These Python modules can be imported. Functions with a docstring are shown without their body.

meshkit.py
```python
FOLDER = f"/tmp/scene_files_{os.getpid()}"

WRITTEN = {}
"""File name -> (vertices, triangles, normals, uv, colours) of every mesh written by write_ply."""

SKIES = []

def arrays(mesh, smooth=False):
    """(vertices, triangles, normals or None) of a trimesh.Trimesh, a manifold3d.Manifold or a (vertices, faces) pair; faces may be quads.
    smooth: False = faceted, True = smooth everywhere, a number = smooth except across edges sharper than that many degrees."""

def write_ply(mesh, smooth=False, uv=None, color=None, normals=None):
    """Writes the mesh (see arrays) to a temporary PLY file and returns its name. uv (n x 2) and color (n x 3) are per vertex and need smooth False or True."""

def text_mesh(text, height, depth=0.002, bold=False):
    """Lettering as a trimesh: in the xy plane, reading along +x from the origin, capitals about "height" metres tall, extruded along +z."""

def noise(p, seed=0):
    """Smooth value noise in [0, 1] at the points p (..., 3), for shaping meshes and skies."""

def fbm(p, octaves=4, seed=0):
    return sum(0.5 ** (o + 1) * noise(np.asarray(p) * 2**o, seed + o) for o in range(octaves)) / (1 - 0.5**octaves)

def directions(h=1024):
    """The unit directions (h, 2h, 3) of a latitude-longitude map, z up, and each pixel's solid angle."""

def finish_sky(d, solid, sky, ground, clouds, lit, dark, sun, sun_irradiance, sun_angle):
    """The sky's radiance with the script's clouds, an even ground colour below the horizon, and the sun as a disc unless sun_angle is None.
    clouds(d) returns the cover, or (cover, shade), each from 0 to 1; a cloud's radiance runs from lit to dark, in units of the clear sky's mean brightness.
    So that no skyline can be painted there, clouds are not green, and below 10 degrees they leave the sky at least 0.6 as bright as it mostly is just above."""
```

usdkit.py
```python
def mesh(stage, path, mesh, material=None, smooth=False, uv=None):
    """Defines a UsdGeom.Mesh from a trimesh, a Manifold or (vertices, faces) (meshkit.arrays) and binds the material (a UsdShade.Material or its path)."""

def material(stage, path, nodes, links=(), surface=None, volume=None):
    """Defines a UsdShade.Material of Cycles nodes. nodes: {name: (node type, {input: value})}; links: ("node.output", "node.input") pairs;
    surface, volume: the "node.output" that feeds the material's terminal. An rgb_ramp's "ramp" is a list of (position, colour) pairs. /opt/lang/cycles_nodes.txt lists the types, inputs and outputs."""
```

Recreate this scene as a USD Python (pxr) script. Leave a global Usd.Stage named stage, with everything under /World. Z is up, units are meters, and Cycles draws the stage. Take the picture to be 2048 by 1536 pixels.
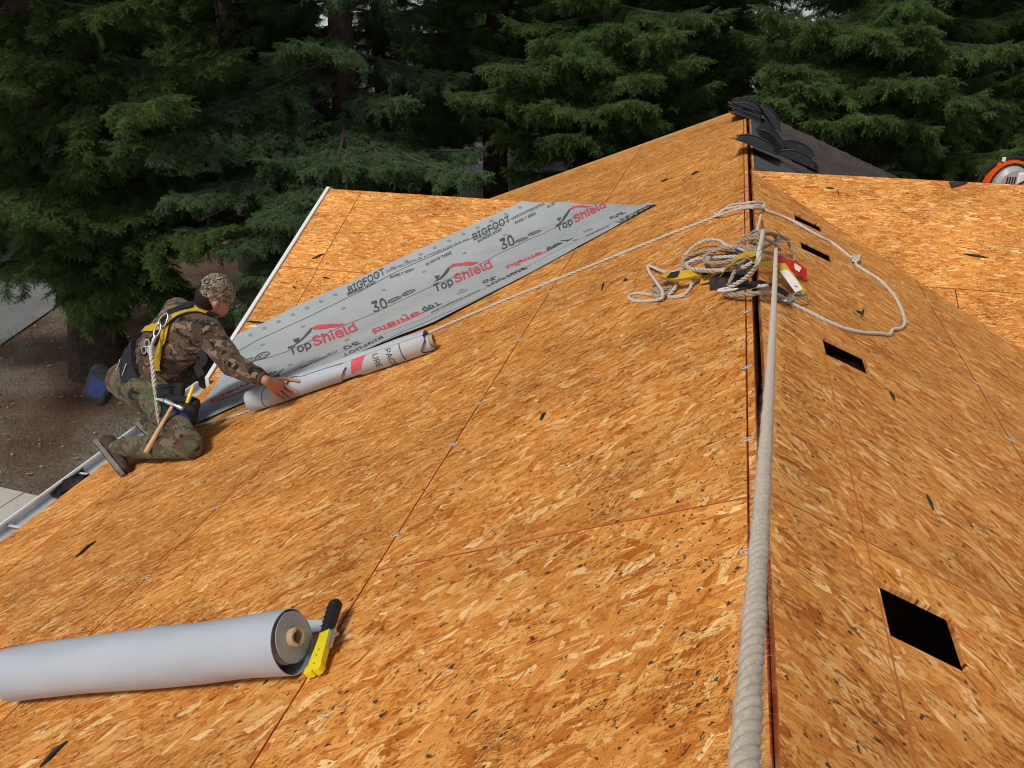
import math, random
import numpy as np, trimesh, usdkit, meshkit
import manifold3d as m3
from shapely.geometry import Polygon, box as sbox, LineString
from shapely import affinity
from pxr import Usd, UsdGeom, UsdLux, UsdShade, Sdf, Gf, Vt

stage = Usd.Stage.CreateInMemory()
UsdGeom.SetStageUpAxis(stage, 'Z'); UsdGeom.SetStageMetersPerUnit(stage, 1.0)
stage.DefinePrim('/World', 'Xform'); stage.DefinePrim('/World/Looks', 'Scope')
rnd = random.Random(7); rng = np.random.default_rng(7)

# ------------------------------------------------------------------ camera, sky, sun, exposure
CX, CH, YAW, PIT, ROLL, F = -0.2107, 1.2604, 0.2329, 0.4334, -0.0097, 1728.3
PITCH = 0.4065                                   # roof rise over run
_f = np.array([-math.sin(YAW) * math.cos(PIT), math.cos(YAW) * math.cos(PIT), -math.sin(PIT)])
_r = np.array([math.cos(YAW), math.sin(YAW), 0.0]); _d = np.cross(_f, _r)
RIGHT = _r * math.cos(ROLL) + _d * math.sin(ROLL); DOWN = _d * math.cos(ROLL) - _r * math.sin(ROLL); FWD = _f
CAM = np.array([CX, 0.0, CH])
cam = UsdGeom.Camera.Define(stage, '/World/camera')
M = Gf.Matrix4d(*[float(x) for x in (*RIGHT, 0, *(-DOWN), 0, *(-FWD), 0, *CAM, 1)])
cam.AddTransformOp().Set(M)
cam.CreateProjectionAttr('perspective')
cam.CreateHorizontalApertureAttr(36.0); cam.CreateVerticalApertureAttr(27.0)
cam.CreateFocalLengthAttr(36.0 * F / 2048); cam.CreateClippingRangeAttr(Gf.Vec2f(0.05, 2000))
cam.CreateExposureAttr(0.62)
cam.CreateFStopAttr(0.0)

SUN_DIR = np.array([-0.30, -0.62, 0.86]); SUN_DIR /= np.linalg.norm(SUN_DIR)     # towards the sun
sky = UsdLux.DomeLight.Define(stage, '/World/sky')
sky_m = usdkit.material(stage, '/World/Looks/sky', {
    's': ('sky_texture', {'sky_type': 'single_scattering', 'sun_disc': False, 'sun_elevation': math.asin(SUN_DIR[2]), 'sun_rotation': math.atan2(SUN_DIR[0], SUN_DIR[1]), 'air_density': 1.0, 'aerosol_density': 3.0}),
    'h': ('hsv', {'saturation': 0.45}),
    'b': ('background_shader', {'strength': 0.055})}, [('s.color', 'h.color'), ('h.color', 'b.color')], surface='b.background')
UsdShade.MaterialBindingAPI.Apply(sky.GetPrim()).Bind(sky_m)
sky.GetPrim().SetCustomDataByKey('label', 'bright hazy overcast daylight sky above the trees'); sky.GetPrim().SetCustomDataByKey('category', 'sky'); sky.GetPrim().SetCustomDataByKey('kind', 'structure')
sun = UsdLux.DistantLight.Define(stage, '/World/sun')
sun.CreateIntensityAttr(0.40); sun.CreateAngleAttr(11.0); sun.CreateNormalizeAttr(True); sun.CreateColorAttr(Gf.Vec3f(1.0, 0.95, 0.87))
_z = SUN_DIR; _x = np.cross([0, 0, 1], _z); _x /= np.linalg.norm(_x); _y = np.cross(_z, _x)
sun.AddTransformOp().Set(Gf.Matrix4d(*[float(v) for v in (*_x, 0, *_y, 0, *_z, 0, 0, 0, 0, 1)]))

# ------------------------------------------------------------------ helpers
used = {}
def path_of(name, parent):
    base = '/World' if parent is None else str(parent.GetPath())
    n = used.get((base, name), 0); used[(base, name)] = n + 1
    return f'{base}/{name}' if n == 0 else f'{base}/{name}_{n:03d}'
def tag(o, label=None, cat=None, group=None, kind=None):
    p = o.GetPrim() if hasattr(o, 'GetPrim') else o
    for k, v in (('label', label), ('category', cat), ('group', group), ('kind', kind)):
        if v: p.SetCustomDataByKey(k, v)
    return p
def thing(name, label, cat, loc=(0, 0, 0), group=None, kind=None, rotz=0.0):
    x = UsdGeom.Xform.Define(stage, path_of(name, None))
    x.AddTranslateOp().Set(Gf.Vec3d(*map(float, loc)))
    if rotz: x.AddRotateZOp().Set(math.degrees(rotz))
    x.GetPrim().SetCustomDataByKey('origin', '0')
    x.GetPrim().ClearCustomDataByKey('origin')
    return tag(x, label, cat, group, kind)
def obj(name, mesh, mat, parent=None, smooth=False, uv=None, loc=None, **kw):
    """One Mesh prim. loc: the parent's world location, taken off the (world space) vertices."""
    if loc is not None:
        if hasattr(mesh, 'to_mesh'): mesh = tm(mesh)
        if isinstance(mesh, tuple): mesh = (np.asarray(mesh[0], float) - np.asarray(loc), mesh[1])
        else: mesh = mesh.copy(); mesh.apply_translation(-np.asarray(loc, float))
    g = usdkit.mesh(stage, path_of(name, parent), mesh, mat, smooth=smooth, uv=uv)
    return tag(g, **kw)
def tm(man):
    m = man.to_mesh(); return trimesh.Trimesh(m.vert_properties[:, :3], m.tri_verts, process=False)
def cat_(*ms): return trimesh.util.concatenate([m for m in ms])
def bx(lo, hi, bev=0.0):
    lo, hi = np.minimum(lo, hi).astype(float), np.maximum(lo, hi).astype(float)
    if bev:
        return hullpts([[x, y, z] for a in range(3) for x in ((lo[0], hi[0]) if a == 0 else (lo[0] + bev, hi[0] - bev)) for y in ((lo[1], hi[1]) if a == 1 else (lo[1] + bev, hi[1] - bev)) for z in ((lo[2], hi[2]) if a == 2 else (lo[2] + bev, hi[2] - bev))])
    b = trimesh.creation.box(hi - lo); b.apply_translation((lo + hi) / 2); return b
def hullpts(p): return tm(m3.Manifold.hull_points(np.asarray(p, float)))
def frame(o, x, y, z):
    T = np.eye(4); T[:3, 0], T[:3, 1], T[:3, 2], T[:3, 3] = x, y, z, o; return T
def moved(m, T): m = m.copy(); m.apply_transform(T); return m
def unit(v): v = np.asarray(v, float); return v / np.linalg.norm(v)
def spline(pts, step):
    """Catmull-Rom through pts, resampled every step metres."""
    P = np.asarray(pts, float)
    if len(P) == 2: q = P[0] + (P[1] - P[0]) * np.linspace(0, 1, 40)[:, None]
    else:
        E = np.vstack([2 * P[0] - P[1], P, 2 * P[-1] - P[-2]]); q = []
        for i in range(len(P) - 1):
            a, b, c, d = E[i:i + 4]; t = np.linspace(0, 1, 16, endpoint=False)[:, None]
            q.append(0.5 * (2 * b + (c - a) * t + (2 * a - 5 * b + 4 * c - d) * t**2 + (3 * b - a - 3 * c + d) * t**3))
        q = np.vstack(q + [P[-1:]])
    s = np.r_[0, np.cumsum(np.linalg.norm(np.diff(q, axis=0), axis=1))]
    n = max(2, int(s[-1] / step)); t = np.linspace(0, s[-1], n)
    return np.stack([np.interp(t, s, q[:, k]) for k in range(3)], 1)
def frames(q):
    t = np.gradient(q, axis=0); t /= np.maximum(np.linalg.norm(t, axis=1, keepdims=True), 1e-9)
    n = np.cross(t[0], [0.3, 0.2, 0.93]); n /= np.linalg.norm(n); N = []
    for k in range(len(q)):
        n = n - t[k] * (n @ t[k]); n /= np.linalg.norm(n); N.append(n)
    N = np.array(N); return t, N, np.cross(t, N)
def tube(q, r, sides=8, cap=True):
    q = np.asarray(q, float); t, N, B = frames(q); r = np.broadcast_to(r, len(q))
    a = np.linspace(0, 2 * math.pi, sides, endpoint=False)
    v = (q[:, None] + r[:, None, None] * (np.cos(a)[None, :, None] * N[:, None] + np.sin(a)[None, :, None] * B[:, None])).reshape(-1, 3)
    f = []
    i = np.arange(len(q) - 1)[:, None] * sides; j = np.arange(sides)[None]; k = (j + 1) % sides
    a0, a1, b0, b1 = i + j, i + k, i + sides + j, i + sides + k
    f = np.vstack([np.stack([a0, a1, b1], -1).reshape(-1, 3), np.stack([a0, b1, b0], -1).reshape(-1, 3)])
    if cap:
        n = len(v); v = np.vstack([v, q[:1], q[-1:]]); jj = np.arange(sides); kk = (jj + 1) % sides
        f = np.vstack([f, np.stack([np.full(sides, n), kk, jj], 1), np.stack([np.full(sides, n + 1), (len(q) - 1) * sides + jj, (len(q) - 1) * sides + kk], 1)])
    return trimesh.Trimesh(v, f, process=False)
def rope(pts, r=0.008, lay=None, step=None, sides=6, deep=(0.56, 0.50)):
    """Three twisted strands along a smooth path."""
    q = spline(pts, step or r * 0.8); t, N, B = frames(q); lay = lay or r * 11
    s = np.arange(len(q)) * np.linalg.norm(q[1] - q[0]); out = []
    wob = 1 + 0.05 * np.sin(s * 37) + 0.04 * np.sin(s * 91 + 1)
    for k in range(3):
        a = 2 * math.pi * (s / lay + k / 3)
        c = q + (r * deep[0] * wob)[:, None] * (np.cos(a)[:, None] * N + np.sin(a)[:, None] * B)
        out.append(tube(c, r * deep[1] * wob, sides))
    return cat_(*out)
def strip(q, w, up, th=0.002):
    """A webbing strap along q, w wide, its flat side facing up (one vector or one per point)."""
    q = np.asarray(q, float); t = np.gradient(q, axis=0); t /= np.linalg.norm(t, axis=1, keepdims=True)
    up = np.broadcast_to(np.asarray(up, float), q.shape); sd = np.cross(t, up); sd /= np.linalg.norm(sd, axis=1, keepdims=True); n = np.cross(sd, t)
    w = np.broadcast_to(w, len(q))[:, None]
    c = np.stack([q - sd * w / 2, q + sd * w / 2, q + sd * w / 2 + n * th, q - sd * w / 2 + n * th], 1)
    v = c.reshape(-1, 3); i = np.arange(len(q) - 1)[:, None] * 4; f = []
    for a, b in ((0, 1), (1, 2), (2, 3), (3, 0)):
        f += [np.stack([i[:, 0] + a, i[:, 0] + 4 + a, i[:, 0] + 4 + b], 1), np.stack([i[:, 0] + a, i[:, 0] + 4 + b, i[:, 0] + b], 1)]
    e = 4 * (len(q) - 1)
    f.append(np.array([[0, 1, 2], [0, 2, 3], [e, e + 2, e + 1], [e, e + 3, e + 2]]))
    return trimesh.Trimesh(v, np.vstack(f), process=False)

# pixel of the 2048 x 1536 photograph -> a point of the place (on a roof plane, the ground, or at a distance)
def ray(x, y): return RIGHT * (x - 1024) / F + DOWN * (y - 768) / F + FWD
def on(x, y, n, d):
    r = ray(x, y); return CAM + r * ((d - n @ CAM) / (n @ r))
NL, NR = np.array([-PITCH, 0, 1.0]), np.array([PITCH, 0, 1.0]); NW = np.array([0, -PITCH, 1.0])
uNL, uNR, uNW = unit(NL), unit(NR), unit(NW)
GROUND = -4.3
def onL(x, y, h=0.0): return on(x, y, NL, h * np.linalg.norm(NL))
def onR(x, y, h=0.0): return on(x, y, NR, h * np.linalg.norm(NR))
def onG(x, y, h=0.0): return on(x, y, np.array([0, 0, 1.0]), GROUND + h)
RW_Y = 6.84                                       # right wing's ridge
LW_X, LW_Y, LW_Z = -1.45, 7.9, -PITCH * 1.45       # where the left wing's ridge meets the main slope
def onLW(x, y, h=0.0): return on(x, y, NW, LW_Z - PITCH * LW_Y + h * np.linalg.norm(NW))
def onRW(x, y, h=0.0): return on(x, y, NW, -PITCH * RW_Y + h * np.linalg.norm(NW))
def at(x, y, depth): return CAM + ray(x, y) * depth

# ------------------------------------------------------------------ materials
MATS = {}
def mat(name, color, rough=0.6, var=0.0, scale=8.0, bump=0.0, bscale=60.0, spec=0.3, metal=0.0, color2=None, translucent=0.0, coat=0.0, rand=0.0, detail=4.0, sheen=0.0):
    """A plain material: colour broken up by noise, fine bump."""
    nodes = {'p': ('principled_bsdf', {'base_color': color, 'roughness': rough, 'specular_ior_level': spec, 'metallic': metal, 'coat_weight': coat, 'sheen_weight': sheen}),
             'tc': ('texture_coordinate', {})}
    links = []
    c2 = color2 or tuple(c * (1 - var) for c in color)
    if var or color2:
        nodes['n'] = ('noise_texture', {'scale': scale, 'detail': detail, 'roughness': 0.6})
        nodes['r'] = ('rgb_ramp', {'ramp': [(0.3, c2), (0.7, color)]})
        links += [('tc.object', 'n.vector'), ('n.fac', 'r.fac')]
        src = 'r.color'
        if rand:
            nodes['oi'] = ('object_info', {}); nodes['mr'] = ('map_range', {'from_min': 0.0, 'from_max': 1.0, 'to_min': 1 - rand, 'to_max': 1 + rand}); nodes['h'] = ('hsv', {})
            links += [('oi.random', 'mr.value'), ('mr.result', 'h.value'), (src, 'h.color')]; src = 'h.color'
        links.append((src, 'p.base_color'))
    if bump:
        nodes['bn'] = ('noise_texture', {'scale': bscale, 'detail': 3.0}); nodes['b'] = ('bump', {'strength': min(1.0, bump), 'distance': 0.004})
        links += [('tc.object', 'bn.vector'), ('bn.fac', 'b.height'), ('b.normal', 'p.normal')]
    surf = 'p.BSDF'
    if translucent:
        nodes['t'] = ('translucent_bsdf', {'color': color}); nodes['m'] = ('mix_closure', {'fac': translucent})
        if var or color2: links.append((src, 't.color'))
        links += [('p.BSDF', 'm.closure1'), ('t.BSDF', 'm.closure2')]; surf = 'm.closure'
    MATS[name] = usdkit.material(stage, '/World/Looks/' + name, nodes, links, surface=surf)
    return MATS[name]

def osb(name, angles, bright=1.0, seal=((0.40, 0.17, 0.06), (0.36, 0.045, 0.012), (0.30, 0.030, 0.009))):
    """Oriented strand board: layers of long flat wood strands at several angles (degrees from u), laid out in metres in the panel's uv; edge faces (uv beyond 500) are sealed in red paint."""
    nodes = {'tc': ('texture_coordinate', {}), 'sx': ('separate_xyz', {})}
    links = [('tc.UV', 'sx.vector')]
    # slow warp so that strands are not ruler straight
    nodes['wn'] = ('noise_texture', {'dimensions': '2D', 'scale': 9.0, 'detail': 1.0}); nodes['wm'] = ('vector_math', {'math_type': 'subtract', 'vector2': (0.5, 0.5, 0.5)}); nodes['ws'] = ('vector_math', {'math_type': 'scale', 'scale': 0.02}); nodes['wa'] = ('vector_math', {'math_type': 'add'})
    links += [('tc.UV', 'wn.vector'), ('wn.color', 'wm.vector1'), ('wm.vector', 'ws.vector1'), ('tc.UV', 'wa.vector1'), ('ws.vector', 'wa.vector2')]
    # ground tone: fine mixed crumbs
    nodes['gn'] = ('noise_texture', {'dimensions': '2D', 'scale': 34.0, 'detail': 4.0, 'roughness': 0.7})
    nodes['gr'] = ('rgb_ramp', {'ramp': [(0.30, (0.36, 0.120, 0.026)), (0.5, (0.54, 0.215, 0.054)), (0.72, (0.66, 0.315, 0.098))]})
    links += [('wa.vector', 'gn.vector'), ('gn.fac', 'gr.fac')]
    col, hgt = 'gr.color', None
    pal = [(0.0, (0.36, 0.105, 0.022)), (0.10, (0.47, 0.165, 0.039)), (0.35, (0.57, 0.235, 0.060)), (0.62, (0.63, 0.290, 0.085)), (0.84, (0.67, 0.350, 0.120)), (0.96, (0.74, 0.435, 0.175)), (1.0, (0.80, 0.52, 0.25))]
    for i, (ang, ln, wd, cover) in enumerate(angles):
        a = f'a{i}'
        nodes[a + 'm'] = ('mapping', {'mapping_type': 'texture', 'rotation': (0, 0, math.radians(ang)), 'scale': (ln, wd, 1.0), 'location': (0.37 * i + 3.1, 0.73 * i + 1.7, 0)})
        nodes[a + 'v'] = ('voronoi_texture', {'dimensions': '2D', 'scale': 1.0, 'randomness': 1.0, 'metric': 'euclidean'})
        nodes[a + 's'] = ('separate_color', {})
        nodes[a + 'd'] = ('vector_math', {'math_type': 'subtract'})
        # the strand's own rectangle about its cell's centre, a little turned
        nodes[a + 't'] = ('map_range', {'to_min': -0.34, 'to_max': 0.34}); nodes[a + 'rot'] = ('vector_rotate', {'rotate_type': 'z_axis'})
        nodes[a + 'xyz'] = ('separate_xyz', {}); nodes[a + 'ax'] = ('math', {'math_type': 'absolute'}); nodes[a + 'ay'] = ('math', {'math_type': 'absolute'})
        nodes[a + 'wx'] = ('map_range', {'to_min': 0.22, 'to_max': 0.55}); nodes[a + 'wy'] = ('map_range', {'to_min': 0.14, 'to_max': 0.48})
        nodes[a + 'ix'] = ('math', {'math_type': 'less_than'}); nodes[a + 'iy'] = ('math', {'math_type': 'less_than'}); nodes[a + 'ic'] = ('math', {'math_type': 'less_than', 'value2': cover})
        nodes[a + 'i1'] = ('math', {'math_type': 'multiply'}); nodes[a + 'i2'] = ('math', {'math_type': 'multiply'})
        nodes[a + 'g'] = ('rgb_ramp', {'ramp': pal})
        fk = 'fib0' if ang > -45 else 'fib1'
        if fk not in nodes:
            nodes[fk + 'm'] = ('mapping', {'mapping_type': 'texture', 'rotation': (0, 0, math.radians(-22 if fk == 'fib0' else -64)), 'scale': (0.09, 0.0045, 1.0)}); nodes[fk] = ('noise_texture', {'dimensions': '2D', 'scale': 1.0, 'detail': 2.0}); links += [('wa.vector', fk + 'm.vector'), (fk + 'm.vector', fk + '.vector')]
        nodes[a + 'fr'] = ('map_range', {'from_min': 0.25, 'from_max': 0.75, 'to_min': 0.80, 'to_max': 1.16}); nodes[a + 'fc'] = ('vector_math', {'math_type': 'scale'})
        nodes[a + 'mx'] = ('mix_color', {})
        links += [('wa.vector', a + 'm.vector'), (a + 'm.vector', a + 'v.vector'), (a + 'v.color', a + 's.color'), (a + 'm.vector', a + 'd.vector1'), (a + 'v.position', a + 'd.vector2'),
                  (a + 's.r', a + 't.value'), (a + 'd.vector', a + 'rot.vector'), (a + 't.result', a + 'rot.angle'), (a + 'rot.vector', a + 'xyz.vector'),
                  (a + 'xyz.x', a + 'ax.value1'), (a + 'xyz.y', a + 'ay.value1'), (a + 's.g', a + 'wx.value'), (a + 's.r', a + 'wy.value'),
                  (a + 'ax.value', a + 'ix.value1'), (a + 'wx.result', a + 'ix.value2'), (a + 'ay.value', a + 'iy.value1'), (a + 'wy.result', a + 'iy.value2'), (a + 's.g', a + 'ic.value1'),
                  (a + 'ix.value', a + 'i1.value1'), (a + 'iy.value', a + 'i1.value2'), (a + 'i1.value', a + 'i2.value1'), (a + 'ic.value', a + 'i2.value2'),
                  (a + 's.b', a + 'g.fac'), (fk + '.fac', a + 'fr.value'), (a + 'g.color', a + 'fc.vector1'), (a + 'fr.result', a + 'fc.scale'),
                  (a + 'i2.value', a + 'mx.fac'), (col, a + 'mx.a'), (a + 'fc.vector', a + 'mx.b')]
        col = a + 'mx.result'
        if i not in (4, 5, 7): continue
        nodes[a + 'hh'] = ('math', {'math_type': 'multiply'}); links += [(a + 'i2.value', a + 'hh.value1'), (a + 's.b', a + 'hh.value2')]
        if hgt is None: hgt = a + 'hh.value'
        else:
            nodes[a + 'hm'] = ('math', {'math_type': 'maximum'}); links += [(hgt, a + 'hm.value1'), (a + 'hh.value', a + 'hm.value2')]; hgt = a + 'hm.value'
    # crumbs: short dark gaps between strands in drifts, and black bark flecks
    aa = angles[4][0]
    nodes['k2'] = ('noise_texture', {'dimensions': '2D', 'scale': 4.0, 'detail': 3.0})
    nodes['kd'] = ('map_range', {'from_min': 0.30, 'from_max': 0.70, 'to_min': -0.06, 'to_max': 0.07}); links += [('wa.vector', 'k2.vector'), ('k2.fac', 'kd.value')]
    for t, an, sc in (('ka', aa - 12, (0.026, 0.0052, 1)), ('kb', aa + 30, (0.017, 0.0045, 1)), ('kn', aa, (0.011, 0.007, 1))):
        nodes[t + 'm'] = ('mapping', {'mapping_type': 'texture', 'rotation': (0, 0, math.radians(an)), 'scale': sc}); nodes[t] = ('noise_texture', {'dimensions': '2D', 'scale': 1.0, 'detail': 2.0, 'roughness': 0.6})
        links += [('wa.vector', t + 'm.vector'), (t + 'm.vector', t + '.vector')]
    nodes['kmx'] = ('math', {'math_type': 'maximum'}); nodes['kad'] = ('math', {'math_type': 'add'})
    nodes['kr'] = ('map_range', {'from_min': 0.625, 'from_max': 0.70, 'to_min': 0.0, 'to_max': 0.72, 'clamp': True}); nodes['kx'] = ('mix_color', {'b': (0.115, 0.034, 0.010)})
    links += [('ka.fac', 'kmx.value1'), ('kb.fac', 'kmx.value2'), ('kmx.value', 'kad.value1'), ('kd.result', 'kad.value2'), ('kad.value', 'kr.value'), ('kr.result', 'kx.fac'), (col, 'kx.a')]
    nodes['bm'] = ('mapping', {'mapping_type': 'texture', 'rotation': (0, 0, math.radians(aa)), 'scale': (0.034, 0.020, 1)}); nodes['bv'] = ('noise_texture', {'dimensions': '2D', 'scale': 1.0, 'detail': 3.0, 'roughness': 0.62}); nodes['br'] = ('map_range', {'from_min': 0.655, 'from_max': 0.70, 'to_min': 0.0, 'to_max': 0.92, 'clamp': True}); nodes['bx'] = ('mix_color', {'b': (0.030, 0.016, 0.017)})
    links += [('wa.vector', 'bm.vector'), ('bm.vector', 'bv.vector'), ('bv.fac', 'br.value'), ('br.result', 'bx.fac'), ('kx.result', 'bx.a')]
    # panel to panel tone and slow weathering
    nodes['oi'] = ('object_info', {}); nodes['om'] = ('map_range', {'to_min': 0.90, 'to_max': 1.06}); nodes['hs'] = ('hsv', {'saturation': 1.03, 'hue': 0.5010})
    nodes['ln'] = ('noise_texture', {'dimensions': '2D', 'scale': 1.3, 'detail': 2.0}); nodes['lm'] = ('map_range', {'from_min': 0.3, 'from_max': 0.7, 'to_min': 0.93 * bright, 'to_max': 1.15 * bright}); nodes['vv'] = ('math', {'math_type': 'multiply'})
    links += [('oi.random', 'om.value'), ('tc.UV', 'ln.vector'), ('ln.fac', 'lm.value'), ('om.result', 'vv.value1'), ('lm.result', 'vv.value2'), ('vv.value', 'hs.value'), ('bx.result', 'hs.color')]
    nodes['eg'] = ('math', {'math_type': 'greater_than', 'value2': 500.0}); nodes['en'] = ('mix_color', {}); nodes['ep'] = ('noise_texture', {'scale': 7.0, 'detail': 4.0, 'roughness': 0.7}); nodes['er'] = ('rgb_ramp', {'ramp': [(0.36, seal[0]), (0.46, seal[1]), (0.60, seal[2]), (0.68, (0.09, 0.03, 0.02))]}); links += [('tc.object', 'ep.vector'), ('ep.fac', 'er.fac'), ('er.color', 'en.b')]
    links += [('sx.x', 'eg.value1'), ('eg.value', 'en.fac'), ('hs.color', 'en.a')]
    nodes['bump'] = ('bump', {'strength': 0.55, 'distance': 0.0035}); nodes['fh'] = ('math', {'math_type': 'multiply_add', 'value2': 0.5})
    links += [('kn.fac', 'fh.value1'), (hgt, 'fh.value3'), ('fh.value', 'bump.height'), ('bump.normal', 'p.normal'), ('en.result', 'p.base_color')]
    nodes['p'] = ('principled_bsdf', {'roughness': 0.62, 'specular_ior_level': 0.22})
    MATS[name] = usdkit.material(stage, '/World/Looks/' + name, nodes, links, surface='p.BSDF')
LAY = [(10, .080, .030, .60), (-88, .085, .030, .50), (-12, .105, .036, .62), (-75, .11, .040, .60), (-50, .14, .048, .64), (-28, .12, .028, .50), (-66, .13, .020, .42), (-40, .19, .044, .28), (-20, .085, .010, .34)]
osb('osb_left', LAY, 1.06)
osb('osb_right', [(a + 6, l, w, c) for a, l, w, c in LAY], 1.08, ((0.42, 0.19, 0.065), (0.30, 0.085, 0.026), (0.26, 0.045, 0.014)))
osb('osb_wing', [(a * 0.55 + 26, l * 0.8, w * 0.9, c) for a, l, w, c in LAY], 1.20)

mat('white_paint', (0.74, 0.74, 0.72), 0.45, var=0.06, scale=5)
mat('siding', (0.55, 0.53, 0.48), 0.7, var=0.1)
mat('raw_lumber', (0.60, 0.36, 0.13), 0.7, color2=(0.48, 0.26, 0.085), scale=12, bump=0.2)
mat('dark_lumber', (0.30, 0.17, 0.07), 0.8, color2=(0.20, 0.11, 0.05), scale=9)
mat('gutter_metal', (0.66, 0.69, 0.73), 0.5, color2=(0.46, 0.48, 0.50), scale=7, spec=0.5)
mat('clip_metal', (0.82, 0.83, 0.84), 0.4, metal=0.35, var=0.2, scale=90)
mat('steel', (0.62, 0.63, 0.65), 0.3, metal=0.9, var=0.2, scale=60)
mat('black_felt', (0.050, 0.045, 0.044), 0.95, color2=(0.020, 0.018, 0.019), scale=30, bump=0.5, bscale=400)
mat('grey_felt', (0.070, 0.078, 0.082), 0.9, color2=(0.05, 0.054, 0.06), scale=6, bump=0.3, bscale=200)
mat('shingle_grit', (0.135, 0.108, 0.098), 1.0, color2=(0.040, 0.034, 0.033), scale=38, spec=0.05, bump=0.8, bscale=500, rand=0.18)
mat('black_plastic', (0.016, 0.018, 0.024), 0.38, var=0.3, scale=20, spec=0.5, bump=0.1, bscale=300)
mat('underlayment', (0.41, 0.435, 0.445), 0.5, color2=(0.345, 0.37, 0.385), scale=2.2, bump=0.25, bscale=14, spec=0.35)
mat('underlayment_back', (0.42, 0.455, 0.51), 0.5, color2=(0.365, 0.40, 0.455), scale=2.5, bump=0.12, bscale=10, spec=0.3)
mat('underlayment_edge', (0.44, 0.455, 0.47), 0.6, var=0.3, scale=60)
mat('print_black', (0.055, 0.058, 0.062), 0.6, color2=(0.10, 0.105, 0.11), scale=70)
mat('print_red', (0.52, 0.050, 0.070), 0.6, color2=(0.58, 0.11, 0.13), scale=60)
mat('print_dots', (0.26, 0.275, 0.285), 0.6, var=0.2)
mat('cardboard', (0.50, 0.36, 0.22), 0.8, color2=(0.38, 0.26, 0.15), scale=40, bump=0.2)
mat('cardboard_inside', (0.22, 0.13, 0.06), 0.85, var=0.3)
mat('tool_yellow', (0.80, 0.66, 0.015), 0.38, var=0.1, scale=30, spec=0.5, coat=0.2)
mat('tool_black', (0.018, 0.018, 0.020), 0.55, var=0.3, scale=60, bump=0.4, bscale=500)
mat('rope_white', (0.66, 0.63, 0.57), 0.85, color2=(0.50, 0.47, 0.41), scale=220, bump=0.6, bscale=1400, sheen=0.3)
mat('rope_tan', (0.44, 0.35, 0.245), 0.9, color2=(0.30, 0.23, 0.15), scale=120, bump=0.6, bscale=1400, sheen=0.2)
mat('rope_near', (0.80, 0.68, 0.52), 0.9, color2=(0.58, 0.47, 0.34), scale=260, bump=0.8, bscale=1800, sheen=0.4)
mat('webbing_yellow', (0.62, 0.42, 0.03), 0.8, color2=(0.46, 0.29, 0.02), scale=60, bump=0.5, bscale=900)
mat('webbing_black', (0.022, 0.022, 0.025), 0.85, var=0.4, scale=60, bump=0.4, bscale=900)
mat('label_red', (0.66, 0.012, 0.010), 0.4, var=0.1)
mat('label_white', (0.74, 0.70, 0.66), 0.5, var=0.08)
mat('wood_handle', (0.62, 0.40, 0.22), 0.55, color2=(0.50, 0.30, 0.15), scale=25)
mat('asphalt', (0.20, 0.205, 0.21), 0.95, color2=(0.15, 0.153, 0.158), scale=1.5, bump=0.3, bscale=80)
mat('concrete', (0.50, 0.475, 0.43), 0.9, color2=(0.42, 0.395, 0.355), scale=1.2, bump=0.3, bscale=60)
mat('bark', (0.085, 0.062, 0.048), 0.95, color2=(0.035, 0.026, 0.022), scale=14, bump=1.0, bscale=22)
mat('dead_twig', (0.075, 0.062, 0.052), 0.95, var=0.4, scale=6)
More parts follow.
